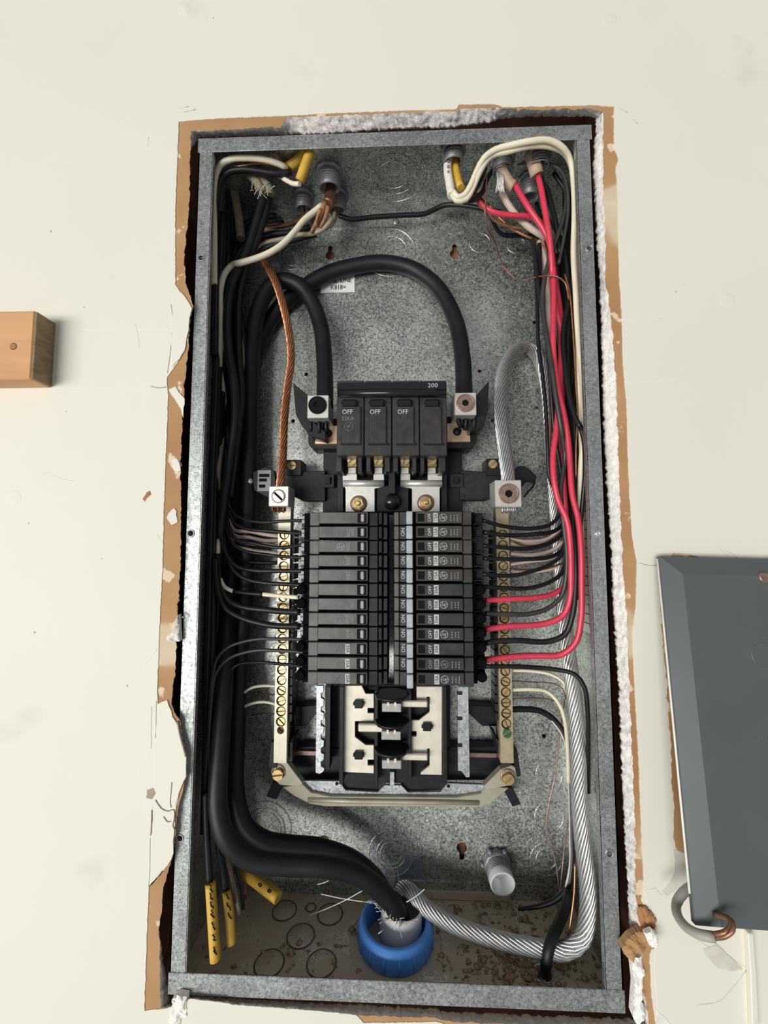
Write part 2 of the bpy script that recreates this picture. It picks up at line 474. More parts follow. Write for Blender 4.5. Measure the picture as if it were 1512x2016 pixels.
def rect_loop(Y):
    cs = [(XA, ZB), (XB, ZB), (XB, ZA), (XA, ZA)]; out = []
    for k in range(4):
        a, b_ = cs[k], cs[(k+1) % 4]
        for i in range(NS[k]):
            t = i/NS[k]; out.append(Vector((a[0]+(b_[0]-a[0])*t, Y, a[1]+(b_[1]-a[1])*t)))
    return out
Pl = loop((P_top, P_right, P_bot, P_left), YW-.5, .45, .25, 1.0)
Ql = loop((Q_top, Q_right, Q_bot, Q_left), YW, 1.3, .13, 2.0)
Gl = loop((G_top, G_right, G_bot, G_left), 8.0, 1.5, .3, 5.0)
Pf = [Vector((p.x, YW+.1, p.z)) for p in Pl]
# hairline waviness of the paint film edge
ringmesh([rect_loop(YW-.5), Pl, Pf]).build('paint_layer', 'wall_paint', wall, fixn=False)
ringmesh([[p+Vector(((p.x)*.02, 0, (p.z)*.02)) for p in Pf], Ql]).build('paper_facing', 'drywall_paper', wall)
rows = [Ql]
for k in range(1, 7):
    t = k/7; row = []
    for q, g in zip(Ql, Gl):
        p = q.lerp(g, t); s_ = Vector((p.x*.22, p.y*.3, p.z*.22))
        n5 = s_*3.1; p.x += 1.2*noise.noise(s_)+.7*noise.noise(n5); p.z += 1.2*noise.noise(s_+Vector((7, 3, 1)))+.7*noise.noise(n5+Vector((2, 9, 4))); p.y += 1.4*noise.noise(s_*1.7)+.6*noise.noise(n5)
        row.append(p)
    rows.append(row)
rows.append(Gl); rows.append([Vector((p.x*1.03, 10.0, p.z*1.03)) for p in Gl])
gy = ringmesh(rows); gy.sm = [True]*len(gy.f); gy.build('gypsum_core', 'gypsum', wall)

# bare paper beside the grey cover, repairs and chips in the paint
def patch(name, pts, mat, t=.5, par=wall, Y=YW-.5, jag=.4, sub=6, lift=0):
    t = t*.45; P = [at(x, y, Y-t) for x, y in pts]; out = []
    for i in range(len(P)):
        a, b_ = P[i], P[(i+1) % len(P)]; n = max(1, int((b_-a).length/sub))
        for k in range(n):
            p = a.lerp(b_, k/n); q = Vector((p.x*.5, p.z*.5, 3))
            out.append((p.x+jag*noise.noise(q)*1.6, p.z+jag*noise.noise(q+Vector((4, 8, 1)))*1.6))
    return MB().prism(out, Y-t, Y+.2).build(name, mat, par)
patch('paper_patch', [(1297,1125),(1299,1180),(1303,1230),(1306,1290),(1313,1340),(1315,1400),(1320,1450),(1322,1520),(1326,1580),(1327,1650),(1336,1690),(1350,1702),(1390,1702),(1360,1400),(1325,1125)], 'drywall_paper', .25, sub=3, jag=1.0)
patch('paper_patch', [(1322,1092),(1327,1088),(1350,1090),(1376,1096),(1376,1104),(1322,1106)], 'drywall_paper', .25, sub=3)
patch('plaster_smear', [(1270,1752),(1292,1748),(1300,1760),(1316,1758),(1332,1742),(1332,1790),(1345,1830),(1400,1868),(1468,1905),(1462,1960),(1380,2016),(1300,2030),(1292,1960),(1289,1880),(1300,1835),(1275,1790)], 'wall_paint', .5, sub=5, jag=.8)
patch('plaster_smear', [(1385,1868),(1412,1860),(1432,1878),(1462,1908),(1440,1912),(1412,1905),(1388,1880)], 'smudge', .9, sub=4, jag=.5)
patch('plaster_smear', [(1327,1672),(1348,1680),(1356,1720),(1352,1744),(1332,1752),(1314,1764),(1303,1756),(1318,1738),(1328,1715)], 'smudge', .6, sub=4, jag=.5)
patch('paint_flake', [(341,590),(356,575),(368,590),(376,606),(372,640),(364,690),(340,722),(336,700),(338,640)], 'wall_paint', 1.2, sub=4, jag=.8)
patch('paint_flake', [(332,768),(345,762),(352,772),(362,785),(362,822),(356,806),(344,786)], 'plaster', .6, sub=4, jag=.8)
patch('paint_flake', [(338,905),(350,902),(356,925),(350,930),(340,925)], 'plaster', .6, sub=3, jag=1)
patch('paint_flake', [(327,1020),(338,1005),(345,1000),(350,1028),(338,1034)], 'plaster', .5, sub=3, jag=1.2)
patch('plaster_smear', [(310,1387),(328,1378),(340,1410),(352,1440),(366,1490),(366,1530),(352,1560),(344,1600),(341,1680),(330,1704),(318,1712),(296,1742),(297,1690),(300,1600),(304,1520),(307,1440)], 'wall_paint', 1.0, sub=4, jag=.9)
patch('plaster_smear', [(272,1500),(300,1470),(310,1440),(306,1560),(298,1600),(286,1600),(278,1560)], 'wall_paint', .6, sub=4, jag=.8)
patch('paper_patch', [(290,1555),(300,1552),(306,1562),(300,1574),(288,1572)], 'wire_tan', 1.2, sub=3, jag=.6)
patch('paint_chip', [(281,982),(288,970),(295,966),(298,974),(290,980),(284,988)], 'kraft', .2, sub=3, jag=.5)
patch('paint_chip', [(309,1050),(314,1060),(316,1063),(311,1056)], 'smudge', .2, sub=3, jag=.2)
patch('plaster_smear', [(1290,2030),(1295,1990),(1310,2002),(1330,2030)], 'plaster', 1.0, sub=4, jag=.8)
def scratch(pts, r=.35, mat='crack', Y=YW-.35, name='crack'):
    if Y < YW-.4: Y = YW-.5-.45*(YW-Y-.5)
    return MB().tube(ppath([(x, y, Y) for x, y in pts], 3), r, 5).build(name, mat, wall)
scratch([(308,1380),(307,1440),(305,1475),(303,1500),(306,1525),(302,1550)], .4)
scratch([(299,1390),(298,1450),(297,1475),(288,1500)], .3)
scratch([(306,1575),(318,1592),(332,1597),(342,1594),(343,1612),(340,1625),(344,1634)], .5, Y=YW-2.0)
scratch([(322,1608),(330,1618),(336,1617)], .45, Y=YW-2.0)
scratch([(338,1540),(337,1555),(335,1580),(337,1590)], .35, Y=YW-2.0)
scratch([(299,1595),(297,1640),(296,1645)], .5, Y=YW-1.7)
scratch([(296,1650),(295,1720),(293,1745)], .4)
scratch([(349,1420),(355,1450),(366,1490)], .8, Y=YW-1.6)
scratch([(267,638),(272,660),(275,686)], .28, 'smudge')
scratch([(80,938),(95,930),(122,943),(148,947)], .25, 'smudge')
scratch([(284,1310),(298,1293),(310,1276)], .3, 'white_edge')
scratch([(337,600),(341,630),(338,660),(336,690),(330,735)], .45)
scratch([(298,760),(312,764),(328,762)], .45)
scratch([(293,270),(291,290)], .35, 'smudge'); scratch([(358,222),(385,216)], .5, 'smudge'); scratch([(350,215),(372,210)], .4, 'smudge')
scratch([(1215,213),(1235,222)], .5, 'smudge'); scratch([(1245,236),(1255,244)], .5, 'smudge')
scratch([(1258,1108),(1275,1113),(1292,1113)], .35); scratch([(1425,1084),(1440,1090),(1452,1100)], .4, 'smudge')
scratch([(1415,1075),(1420,1084),(1432,1094)], .35, 'smudge')
scratch([(115,649),(240,649),(338,648)], .3, 'white_edge'); scratch([(115,764),(220,764),(300,763)], .3, 'white_edge')
scratch([(1222,629),(1300,628)], .3, 'white_edge'); scratch([(1228,752),(1330,750)], .25, 'white_edge')
scratch([(1300,1105),(1292,1300),(1298,1500)], .2, 'white_edge')
scratch([(1468,1910),(1440,1945),(1415,1970),(1370,1978)], .6, 'smudge')
for (x, y) in ((362,18),(1200,38),(1432,592),(28,980)):
    c = at(x, y, YW-.5)
    MB().lathe(c, (0, -1, 0), [(-.1, 8), (.04, 6), (.12, 4), (.17, 2), (.18, .01)], 16).build('nail_pop', 'wall_paint', wall)
for (x, y, r) in ((100,455,.9),(68,1245,.7),(250,1350,.8),(1330,575,.8),(360,1215,.6),(56,1030,.6),(165,605,.6),(420,35,.6),(1345,560,.5),(200,1100,.5),(130,810,.5)):
    c = at(x, y, YW-.55); MB().blob(c, r, .25, r*1.2, 6, .4, x).build('paint_chip', 'smudge', wall)

# what lies behind: sheathing and framing
cav = MB().box((-480, BD+7, -560), (480, BD+19, 560)).build('wall_cavity', 'cavity_brown'); struct(cav)
for nm, x0, x1 in (('trim_1', -262, -222), ('trim_2', 226, 266)):
    struct(MB().box((x0, 30, -560), (x1, BD+5, 560)).build(nm, 'cavity_brown'))
# white painted bead at the lower right
mb = MB(); mb.pprism([(1473,1838),(1484,1838),(1490,1920),(1495,2030),(1482,2030),(1478,1920)], YW-5, YW-.5)
struct(mb.build('trim_3', 'wall_paint', bev=.6))

# broken pieces still clinging to the right edge
def chunk(pts, mat, Y, t, name, label, seed):
    """torn lump: ragged outline, crumpled domed face"""
    mb = MB(); P = [at(x, y, Y) for x, y in pts]; rim = []
    for i in range(len(P)):
        a, b_ = P[i], P[(i+1) % len(P)]; n = max(2, int((b_-a).length/1.1))
        rim += [a.lerp(b_, k/n) for k in range(n)]
    c = sum(P, Vector())/len(P); n = len(rim); R = 7
    for k in range(R+1):
        f_ = 1-k/R
        for p in rim:
            q = c.lerp(p, max(f_, .02)); s_ = Vector((q.x*.35+seed*7, 0, q.z*.35)); h = math.sqrt(max(0, 1-f_*f_))
            w = 1.3*noise.noise(s_*.5)+.25*noise.noise(s_*1.6)+.08*noise.noise(s_*5)
            mb.v.append(q+Vector((1.3*noise.noise(s_*2+Vector((3, 1, 0)))*f_, -t*.35*h-t*.5*w, 1.3*noise.noise(s_*2+Vector((8, 2, 0)))*f_)))
    for k in range(R):
        for i in range(n):
            j = (i+1) % n; mb.face([k*n+i, k*n+j, (k+1)*n+j, (k+1)*n+i])
    m0 = len(mb.v); mb.v += [p+Vector((0, t*1.2, 0)) for p in rim]
    for i in range(n):
        j = (i+1) % n; mb.face([i, m0+i, m0+j, j])
    o = mb.build(name, mat, None, fixn=True); return tag(o, label, 'plaster')
chunk([(1224,1866),(1240,1846),(1262,1834),(1280,1830),(1294,1842),(1290,1862),(1272,1868),(1262,1880),(1250,1878),(1246,1892),(1234,1886)], 'drywall_paper', YW-4, 5, 'drywall_chunk', 'broken tan drywall chunk beside the lower right corner of the metal box', 1)
chunk([(1258,1786),(1270,1784),(1282,1796),(1293,1812),(1290,1826),(1276,1828),(1270,1806)], 'kraft', YW-2, 3, 'paper_flap', 'curled brown paper flap just above the broken drywall chunk', 2)
chunk([(1244,1888),(1262,1884),(1268,1910),(1262,1960),(1270,2000),(1258,2026),(1246,2000),(1250,1940)], 'gypsum', YW-1, 5, 'drywall_chunk', 'crumbled white plaster strip below the broken tan drywall chunk', 3)
chunk([(342,1240),(351,1210),(353,1262),(346,1262),(330,1262),(326,1256)], 'plaster', YW-1, 4, 'plaster_flake', 'pale split plaster flake in the brown paper edge left of the box', 4)
chunk([(340,1965),(352,1960),(368,1962),(366,2000),(352,2020),(332,2016)], 'gypsum', YW-1, 4, 'plaster_lump', 'grey white plaster lump below the lower left corner of the box', 5)

chunk([(1270,1838),(1284,1832),(1297,1842),(1296,1860),(1284,1866),(1276,1856)], 'gypsum', YW-8, 3, 'gypsum_lump', 'small white gypsum lump stuck on the broken tan drywall chunk', 6)
# ================================================================== wooden block on the left
YBK = -26.0; bx1 = (at(72, 612, YBK).x+at(62, 745, YBK).x)/2
z1, z0 = at(66, 611, YBK).z, at(62, 746, YBK).z
t = thing('wood_block', (-360, -15, z0), 'short orange pine block fixed to the wall left of the box', 'wood block')
MB().box((-470, YBK, z0), (bx1-1.3, YW-.5, z1)).build('body', 'wood_face', t, bev=1.2)
MB().box((bx1-1.4, YBK+.9, z0+.9), (bx1, YW-1.2, z1-.9)).build('end_grain', 'wood_end', t)['label'] = 'dark sawn end grain'
c = at(26, 682, YBK-.1); MB().lathe(c, (0, -1, 0), [(0, 3.2), (.15, 2.2), (.2, .1)], 12).build('knot', 'kraft', t)

# ================================================================== grey cover at the right
TL, BL, TR = at(1297, 1095, -15), at(1368, 1822, -47), at(1512, 1087, -15)
u = (TR-TL).normalized(); vv = BL-TL; H_ = vv.length; vv = vv.normalized(); u = (u-vv*u.dot(vv)).normalized(); nn = u.cross(vv).normalized()
if nn.y > 0: nn = -nn
Wd = 190
t = thing('cover_panel', (TL.x+Wd/2, -20, BL.z), 'dark grey painted steel cover tilting off the wall at the right', 'cover panel')
mb = MB()
def pl(a, b_, h): return TL+u*a+vv*b_+nn*h
lo = [pl(0, 0, -4), pl(Wd, 0, -4), pl(Wd, H_, -4), pl(0, H_, -4)]
l1 = [pl(0, 0, 0), pl(Wd, 0, 0), pl(Wd, H_, 0), pl(0, H_, 0)]
e = 14
l2 = [pl(e, 14, 5), pl(Wd-e, 14, 5), pl(Wd-e, H_-3, 5), pl(e, H_-3, 5)]
mb.v = lo+l1+l2
for a in (0, 4):
    for i in range(4):
        j = (i+1) % 4; mb.face([a+i, a+j, a+4+j, a+4+i])
mb.face([8, 9, 10, 11]); mb.face([3, 2, 1, 0])
mb.build('shell', 'grey_enamel', t, bev=.5, fixn=True)
ed = MB().tube([pl(-.5, 2, -1.5), pl(-.5, H_*.5, -1.5), pl(-.5, H_-18, -1.5)], .8, 6); ed.build('painted_edge', 'white_edge', t)
c = at(1506, 1137, -24); MB().lathe(c+nn*0.5, nn, [(-4, 4), (0, 4), (.01, 3)], 16).build('screw_hole', 'bronze', t)
for k, (x, y) in enumerate(((1466, 1462), (1481, 1460), (1500, 1458))):
    c = at(x, y, -36.5); MB().blob(c, .9, .7, 4.5, 8, .1, k).build('embossed_mark', 'grey_enamel', t)
mb = MB(); q = at(1505, 1290, -29.5); mb.torus(q, nn, 9, .7, 24, 6); mb.build('embossed_ring', 'grey_enamel', t)
# looped grey cable tying the cover
t = thing('tie_cable', at(1375, 1842, -50), 'grey sheathed cable looped through the lower corner of the grey cover', 'cable')
MB().tube(ppath([(1366,1742,-24),(1345,1758,-26),(1332,1778,-28),(1334,1802,-36),(1352,1826,-46),(1378,1840,-54),(1407,1845,-58)], 3), 3.1, 10).build('sheath', 'grey_sheath', t)
MB().tube(ppath([(1405,1840,-58),(1425,1836,-62),(1438,1826,-62),(1438,1812,-60),(1424,1804,-56),(1406,1802,-51)], 2), 1.7, 8).build('conductor', 'copper_dark', t)
MB().tube(ppath([(1405,1847,-58),(1428,1843,-63),(1443,1830,-64),(1442,1814,-61),(1428,1806,-57)], 2), 1.5, 8).build('conductor', 'copper_dark', t)
# ================================================================== the galvanised box
hw, hh = BW/2, BH/2
box = thing('breaker_box', (0, BD/2, -hh), 'galvanised steel breaker box sunk into the broken wall', 'electrical box')
def kh(px, py, up=True):
    c = at(px, py, BD); s = 1 if up else -1; pts = []
    R, r = 5.4, 2.6
    a0 = math.asin(r/R)
    for i in range(15):
        a = PI/2+a0+(2*PI-2*a0)*i/14
        pts.append((c.x+R*math.cos(a), c.z+s*R*math.sin(a)))
    for i in range(7):
        a = 0+PI*i/6
        pts.append((c.x+r*math.cos(a), c.z+s*(9.5+r*math.sin(a))))
    return pts
holes = [kh(650,503), kh(895,500), kh(909,1669,False), kh(638,1655,False)]
for (x, y, r) in ((603,737,2.2),(577,829,2.2),(944,731,2.2),(970,828,2.2),(1052,635,2.0),(1057,803,2.0),(1071,1449,2.2),(1000,1330,1.8)):
    c = at(x, y, BD); holes.append(circ((c.x, c.z), r))
outer = [(-hw, -hh), (hw, -hh), (hw, hh), (-hw, hh)]
MB().plate(outer, holes, BD, BD+1.2).build('back_plate', 'galvanised', box)
MB().box((-hw, 0, hh-1.2), (hw, BD, hh)).build('top_side', 'galvanised', box)
MB().box((-hw, 0, -hh), (-hw+1.2, BD, hh)).build('left_side', 'galvanised', box)
MB().box((hw-1.2, 0, -hh), (hw, BD, hh)).build('right_side', 'galvanised', box)
# floor with the cable hole
mb = MB(); hc = atz(1068, 1915, -hh+1.2)
n = len(mb.v)
mb.plate([(-hw, 0), (hw, 0), (hw, BD), (-hw, BD)], [circ((hc.x, hc.y), 8.0, 20)], 0, 1.2)
mb.v = [Vector((p.x, p.z, -hh+1.2-p.y)) for p in mb.v]
mb.build('floor_side', 'galvanised_dirty', box, fixn=True)
LIP = 13.5
def lipholes(l): return [circ((at(x, y, 0).x, at(x, y, 0).z), 2.3) for x, y in l]
MB().box((-hw-.6, -.8, hh-LIP), (hw+.6, .6, hh+.6)).build('top_lip', 'galvanised_lip', box, bev=.4)
MB().box((-hw-.6, -.8, -hh-.6), (hw+.6, .6, -hh+LIP+2.5)).build('bottom_lip', 'galvanised_lip', box, bev=.4)
MB().plate([(-hw, -hh+LIP+1), (-hw+LIP, -hh+LIP+1), (-hw+LIP, hh-LIP+1), (-hw, hh-LIP+1)], lipholes(((396,508),(376,1050),(354,1650))), 0, 1.2).build('left_lip', 'galvanised_lip', box)
MB().plate([(hw-LIP, -hh+LIP+1), (hw, -hh+LIP+1), (hw, hh-LIP+1), (hw-LIP, hh-LIP+1)], lipholes(((1160,489),(1200,1680))), 0, 1.2).build('right_lip', 'galvanised_lip', box)
for s_ in (-1, 1):   # hem on the inner edge of each side lip
    MB().box((s_*(hw-LIP)-.5, 0, -hh+LIP+2), (s_*(hw-LIP)+.5, 4.5, hh-LIP)).build('lip_hem', 'galvanised_lip', box)
for (x, y) in ((396,508),(376,1050),(354,1650),(1160,489),(1200,1680)):
    c = at(x, y, 0); MB().torus((c.x, -.1, c.z), (0, 1, 0), 2.9, .7, 18, 6).build('hole_rim', 'galvanised_lip', box)
c = at(1177, 1050, 0); MB().lathe(c, (0, -1, 0), [(0, 2.6), (1.0, 2.4), (1.3, 1.2), (1.0, .8), (.6, .1)], 14).build('rivet', 'zinc', box)
# stamped marks down the side lips
mb = MB(); 
for k in range(95):
    z = -300+k*6.1+random.uniform(-1.2, 1.2)
    for s_ in (-1, 1):
        if s_ > 0 and z > 120: continue
        x = s_*(hw-LIP*.62)+random.uniform(-1.6, 1.6)
        mb.box((x-random.uniform(.5, 2.0), -.22, z-.35), (x+random.uniform(.5, 2.0), .1, z+.35))
o = mb.build('stamped_marks', 'galvanised_lip', box, bev=.15); o['kind'] = 'stuff'
# overlapping flanges of the back, with a fold
a = at(800, 445, BD-1.4).z; MB().box((-hw+1.2, BD-1.4, a), (hw-1.2, BD-.1, hh-1.2)).build('back_flange', 'galvanised', box)
a = at(1000, 1741, BD-1.4).z; MB().box((-hw+1.2, BD-1.4, -hh+1.2), (hw-1.2, BD-.1, a)).build('back_flange', 'galvanised', box)
c = at(780, 437, BD-1.4); MB().lathe(c, (0, -1, 0), [(0, 4), (.8, 3.6), (1.2, 1.5), (1.25, .1)], 16).build('rivet', 'galvanised', box)
# slotted vent strip at the foot of the back
mb = MB()
for k in range(2):
    a = at(1012, 1795+k*14, BD-3)
    mb.box((20, BD-4, -hh+2+0.0), (118, BD-1.5, -hh+9)) if k == 0 else None
mb.build('floor_flange', 'galvanised_dirty', box)
def rings(px, py, rr, where='back', r=.8, name='knockout'):
    mb = MB()
    if where == 'back': c = at(px, py, BD); ax = (0, 1, 0); c = c+Vector((0, .1, 0))
    elif where == 'top': c = atz(px, py, hh-1.2); ax = (0, 0, 1)
    elif where == 'floor': c = atz(px, py, -hh+1.2); ax = (0, 0, 1)
    for R in rr:
        mb.torus(c, ax, R, r, 40, 6)
    if where == 'floor': MB().lathe(c, (0, 0, 1), [(0, rr[0]-.4), (.5, rr[0]-.8), (.55, .1)], 24).build('knockout_slug', 'galvanised_dirty', box)
    return mb.build(name, 'groove_dark' if where == 'floor' else 'galvanised', box)
rings(775, 345, (33.5, 23.5, 16), 'top', .6)
rings(768, 497, (29, 20))
rings(770, 1680, (23, 15, 11))
rings(945, 478, (11.5,)); rings(1016, 482, (10,))
rings(1081, 1525, (13.5,)); rings(1081, 1608, (14.5,)); rings(1075, 1692, (16, 10))
rings(522, 1632, (28, 21, 17)); rings(575, 505, (16, 11)); rings(505, 717, (8,)); rings(505, 773, (8,))
for (x, y, r) in ((560,1793,11.5),(650,1800,12),(592,1843,12.5),(530,1897,12.5),(633,1897,12.5),(612,1787,5)):
    rings(x, y, (r,), 'floor', .75)
MB().torus((2.5, 50, -hh+1.2), (0, 0, 1), 42, .8, 48, 6).build('knockout', 'galvanised_dirty', box)
rings(905, 385, (14,), 'top', .5)
c = atz(845, 348, hh-1.2); MB().blob(c, 2, 2, 1, 8, .1, 1).build('dimple', 'zinc', box)
# labels inside the box
c0, c1 = at(632, 536, BD-.3), at(698, 575, BD-.3)
lab = MB().box((c0.x, BD-.3, c1.z), (c1.x, BD+.1, c0.z)).build('line_label', 'label_white', box); lab['label'] = 'white label printed LINE LINE K818='
for s_, x, y, sz in (('LINE', 653, 553, 8.0), ('LINE', 681, 552, 8.0), ('K818=', 666, 566, 8.0)):
    lettering(s_, at(x, y, BD-.5)+Vector((0, -.15, 0)), sz, 'print_dark', lab, 0, sx=.82)
zt, zb = 40, -89
lab = MB().box((hw-1.6, 20, zb), (hw-1.15, 52, zt)).build('wiring_label', 'label_white', box); lab['label'] = 'white wiring label on the right side'
mb = MB()
for k in range(14):
    z = zb+8+k*8.6; mb.box((hw-1.75, 22, z), (hw-1.55, 50-6*(k % 3), z+.7))
mb.box((hw-1.75, 33, zb+5), (hw-1.55, 33.6, zt-4)); mb.box((hw-1.75, 26, zb+5), (hw-1.55, 26.5, zt-4))
mb.build('printed_lines', 'print_dark', lab)
MB().torus((hc.x, hc.y, -hh+1.3), (0, 0, 1), 8.4, .9, 28, 6).build('hole_rim', 'zinc', box)
# crumbs, fibres and dirt lying on the floor of the box
mb = MB()
for k in range(520):
    x = random.gauss(110, 32) if k % 4 else random.uniform(-170, 170); y = random.uniform(6, BD-5) if k % 3 else random.gauss(35, 12)
    x = max(-176, min(176, x)); y = max(4, min(BD-3, y))
    if (x-2)**2+(y-50)**2 < 36**2: continue
    r = abs(random.gauss(0, 1.1))+.35
    mb.blob((x, y, -hh+1.2+r*.4), r*random.uniform(.7, 1.9), r, r*.7, 5, .4, k)
o = tag(mb.build('dirt_crumbs', 'debris'), 'brown dirt and crumbs scattered on the floor of the box', 'debris'); o['kind'] = 'stuff'
mb = MB()
for k in range(70):
    x = random.uniform(40, 170); y = random.uniform(10, 90); a = random.uniform(0, PI); L = random.uniform(3, 10)
    mb.tube([(x, y, -hh+2), (x+L*.5*math.cos(a), y+L*.5*math.sin(a), -hh+3+random.random()*2), (x+L*math.cos(a), y+L*math.sin(a), -hh+2.2)], .35, 4)
o = tag(mb.build('wood_fibres', 'wire_tan'), 'thin tan straw and wood fibres among the dirt', 'debris'); o['kind'] = 'stuff'
# ================================================================== hardware helpers
def dhalf(mb, c, r, y0, y1, ang, gap, side, n=10):
    """half of a slotted screw head (flat D shape facing -Y)"""
    pts = []
    d0 = math.asin(min(.95, gap/r))
    for i in range(n+1):
        a = d0+(PI-2*d0)*i/n
        if side < 0: a += PI
        x, z = r*math.cos(a), r*math.sin(a)
        pts.append((c.x+x*math.cos(ang)-z*math.sin(ang), c.z+x*math.sin(ang)+z*math.cos(ang)))
    mb.prism(pts, c.y+y0, c.y+y1)
def slotted(c, r, h, ang, gap=None, hexa=False):
    mb = MB(); gap = gap or r*.2; c = Vector(c)
    for s_ in (1, -1): dhalf(mb, c, r, -h, 0, ang, gap, s_)
    mb.nb = len(mb.f)
    mb.cyl(c+Vector((0, -h*.4, 0)), (0, 1, 0), h*.4+.3, r*.98, 16)
    return mb
SCREW = {}
def put_screw(parent, c, r, h, ang, mat, name='screw'):
    key = (round(r, 2), round(h, 2), mat)
    if key not in SCREW:
        mb = slotted((0, 0, 0), r, h, 0); me = bpy.data.meshes.new(name); me.from_pydata([p*.001 for p in mb.v], [], mb.f)
        me.polygons.foreach_set('use_smooth', mb.sm); me.materials.append(MATS[mat]); me.materials.append(MATS['bronze' if mat != 'lug_alu' else 'print_dark'])
        me.polygons.foreach_set('material_index', [0]*mb.nb+[1]*(len(mb.f)-mb.nb)); SCREW[key] = me
    o = bpy.data.objects.new(name, SCREW[key]); COL.objects.link(o); o.parent = parent; ORG[o] = Vector(c)
    o.location = (Vector(c)-ORG[parent])*.001; o.rotation_euler = (0, -ang, 0); return o
def hexsocket(parent, c, r, mat, dark_, name='set_screw'):
    """set screw with a hexagonal socket facing -Y"""
    mb = MB(); c = Vector(c)
    hexp = [(c.x+r*.40*math.cos(PI/3*i+.3), c.z+r*.40*math.sin(PI/3*i+.3)) for i in range(6)]
    mb.plate(circ((c.x, c.z), r, 28), [hexp], c.y-1.5, c.y+.5)
    mb.torus(c+Vector((0, -1.5, 0)), (0, 1, 0), r*.9, .5, 28, 6)
    s_ = mb.build(name, mat, parent)
    MB().cyl(c+Vector((0, -.1, 0)), (0, 1, 0), .3, r*.45, 8).build('socket', 'print_dark', s_)
    return s_

# ================================================================== chassis that carries the breakers
ch = thing('breaker_chassis', at(772, 1500, 80), 'black plastic chassis with pale bus bars carrying the breakers', 'chassis')
MB().pbox(636, 876, 910, 1012, 70, 82).build('upper_base', 'black_plastic_matte', ch, bev=.8)
mb = MB(); mb.pprism([(566,930),(640,926),(640,986),(596,986),(566,972)], 64, 80); mb.build('arm', 'black_plastic_matte', ch, bev=.6)
mb = MB(); mb.pprism([(905,926),(985,930),(985,972),(960,984),(905,984)], 64, 80); mb.build('arm', 'black_plastic_matte', ch, bev=.6)
for (x0, x1, y0, y1) in ((563,593,905,936), (958,992,903,936)):
    MB().pbox(x0, y0, x1, y1, 60, 84).build('screw_tab', 'black_plastic', ch, bev=.5)
for x, y, a in ((575, 917, 0.0), (970, 914, .6)):
    put_screw(ch, at(x, y, 59.6), 4.4, 1.6, a, 'brass', 'screw')
for (x, y) in ((645, 946), (899, 945)):
    m1 = MB(); m1.pbox(x-13, y-12, x+13, y+14, 62, 66); m1.build('latch', 'black_plastic_matte', ch, bev=.4)
    m1 = MB(); m1.pbox(x-5, y-7, x+5, y+7, 59, 62); m1.build('latch_post', 'handle_black', ch, bev=.5)
# side barrier leaves beside the neutral lugs
m1 = MB(); m1.pprism([(497,930),(522,918),(540,926),(545,968),(536,984),(520,976),(500,966)], 58, 64); m1.build('barrier', 'black_plastic', ch, bev=.5)
m2 = MB(); m2.pbox(507, 926, 533, 967, 57.4, 58.1); lb = m2.build('barrier_label', 'label_grey', ch)
for k, (w, y) in enumerate(((20, 936), (15, 945), (12, 957))):
    m2 = MB(); m2.pbox(510, y-3, 510+w, y+3, 57.1, 57.5); m2.build('print', 'print_dark', lb)
m1 = MB(); m1.lathe(at(493, 948, 62), (0, -1, 0), [(0, 4), (3, 3.6), (4, 1.5), (4.1, .1)], 12); m1.build('rivet', 'zinc', ch)
m1 = MB(); m1.pprism([(1008,928),(1022,917),(1034,918),(1046,926),(1057,938),(1054,952),(1040,946),(1028,958),(1008,960)], 58, 66); m1.build('barrier', 'black_plastic', ch, bev=.5)
m1 = MB(); m1.tube(ppath([(1054,942,60),(1050,956,58),(1040,968,58),(1032,978,58)], 3), 1.0, 6); m1.build('barrier_rim', 'black_plastic', ch)
# lower frame
cbot = [(672,1352),(875,1352),(880,1540),(870,1556),(802,1558),(788,1542),(760,1542),(746,1558),(682,1555),(670,1540)]
m1 = MB(); m1.pprism(cbot, 74, 88); m1.build('lower_base', 'black_plastic', ch, bev=.6)
for pts in ([(571,1392),(624,1388),(624,1404),(600,1430),(571,1430)], [(985,1392),(922,1388),(922,1404),(950,1430),(985,1430)],
            [(569,1470),(672,1470),(672,1536),(569,1536)], [(880,1470),(988,1470),(990,1536),(880,1536)],
            [(570,1350),(580,1350),(580,1475),(570,1475)], [(976,1350),(986,1350),(988,1475),(978,1475)],
            [(640,1350),(674,1350),(674,1475),(640,1475)], [(876,1350),(886,1350),(886,1475),(876,1475)]):
    m1 = MB(); m1.pprism(pts, 84, 97); m1.build('frame_web', 'black_plastic', ch, bev=.5)
for (x0, x1, y) in ((580,624,1483), (925,978,1487)):
    m1 = MB(); m1.pbox(x0, y-4, x1, y+4, 80, 84); m1.build('cross_pin', 'bronze', ch)
for (x0, x1, y0, y1) in ((668,676,1352,1545), (872,880,1352,1545), (737,744,1360,1550), (803,810,1360,1550)):
    m1 = MB(); m1.pbox(x0, y0, x1, y1, 58, 80); m1.build('channel_wall', 'black_plastic', ch, bev=.4)
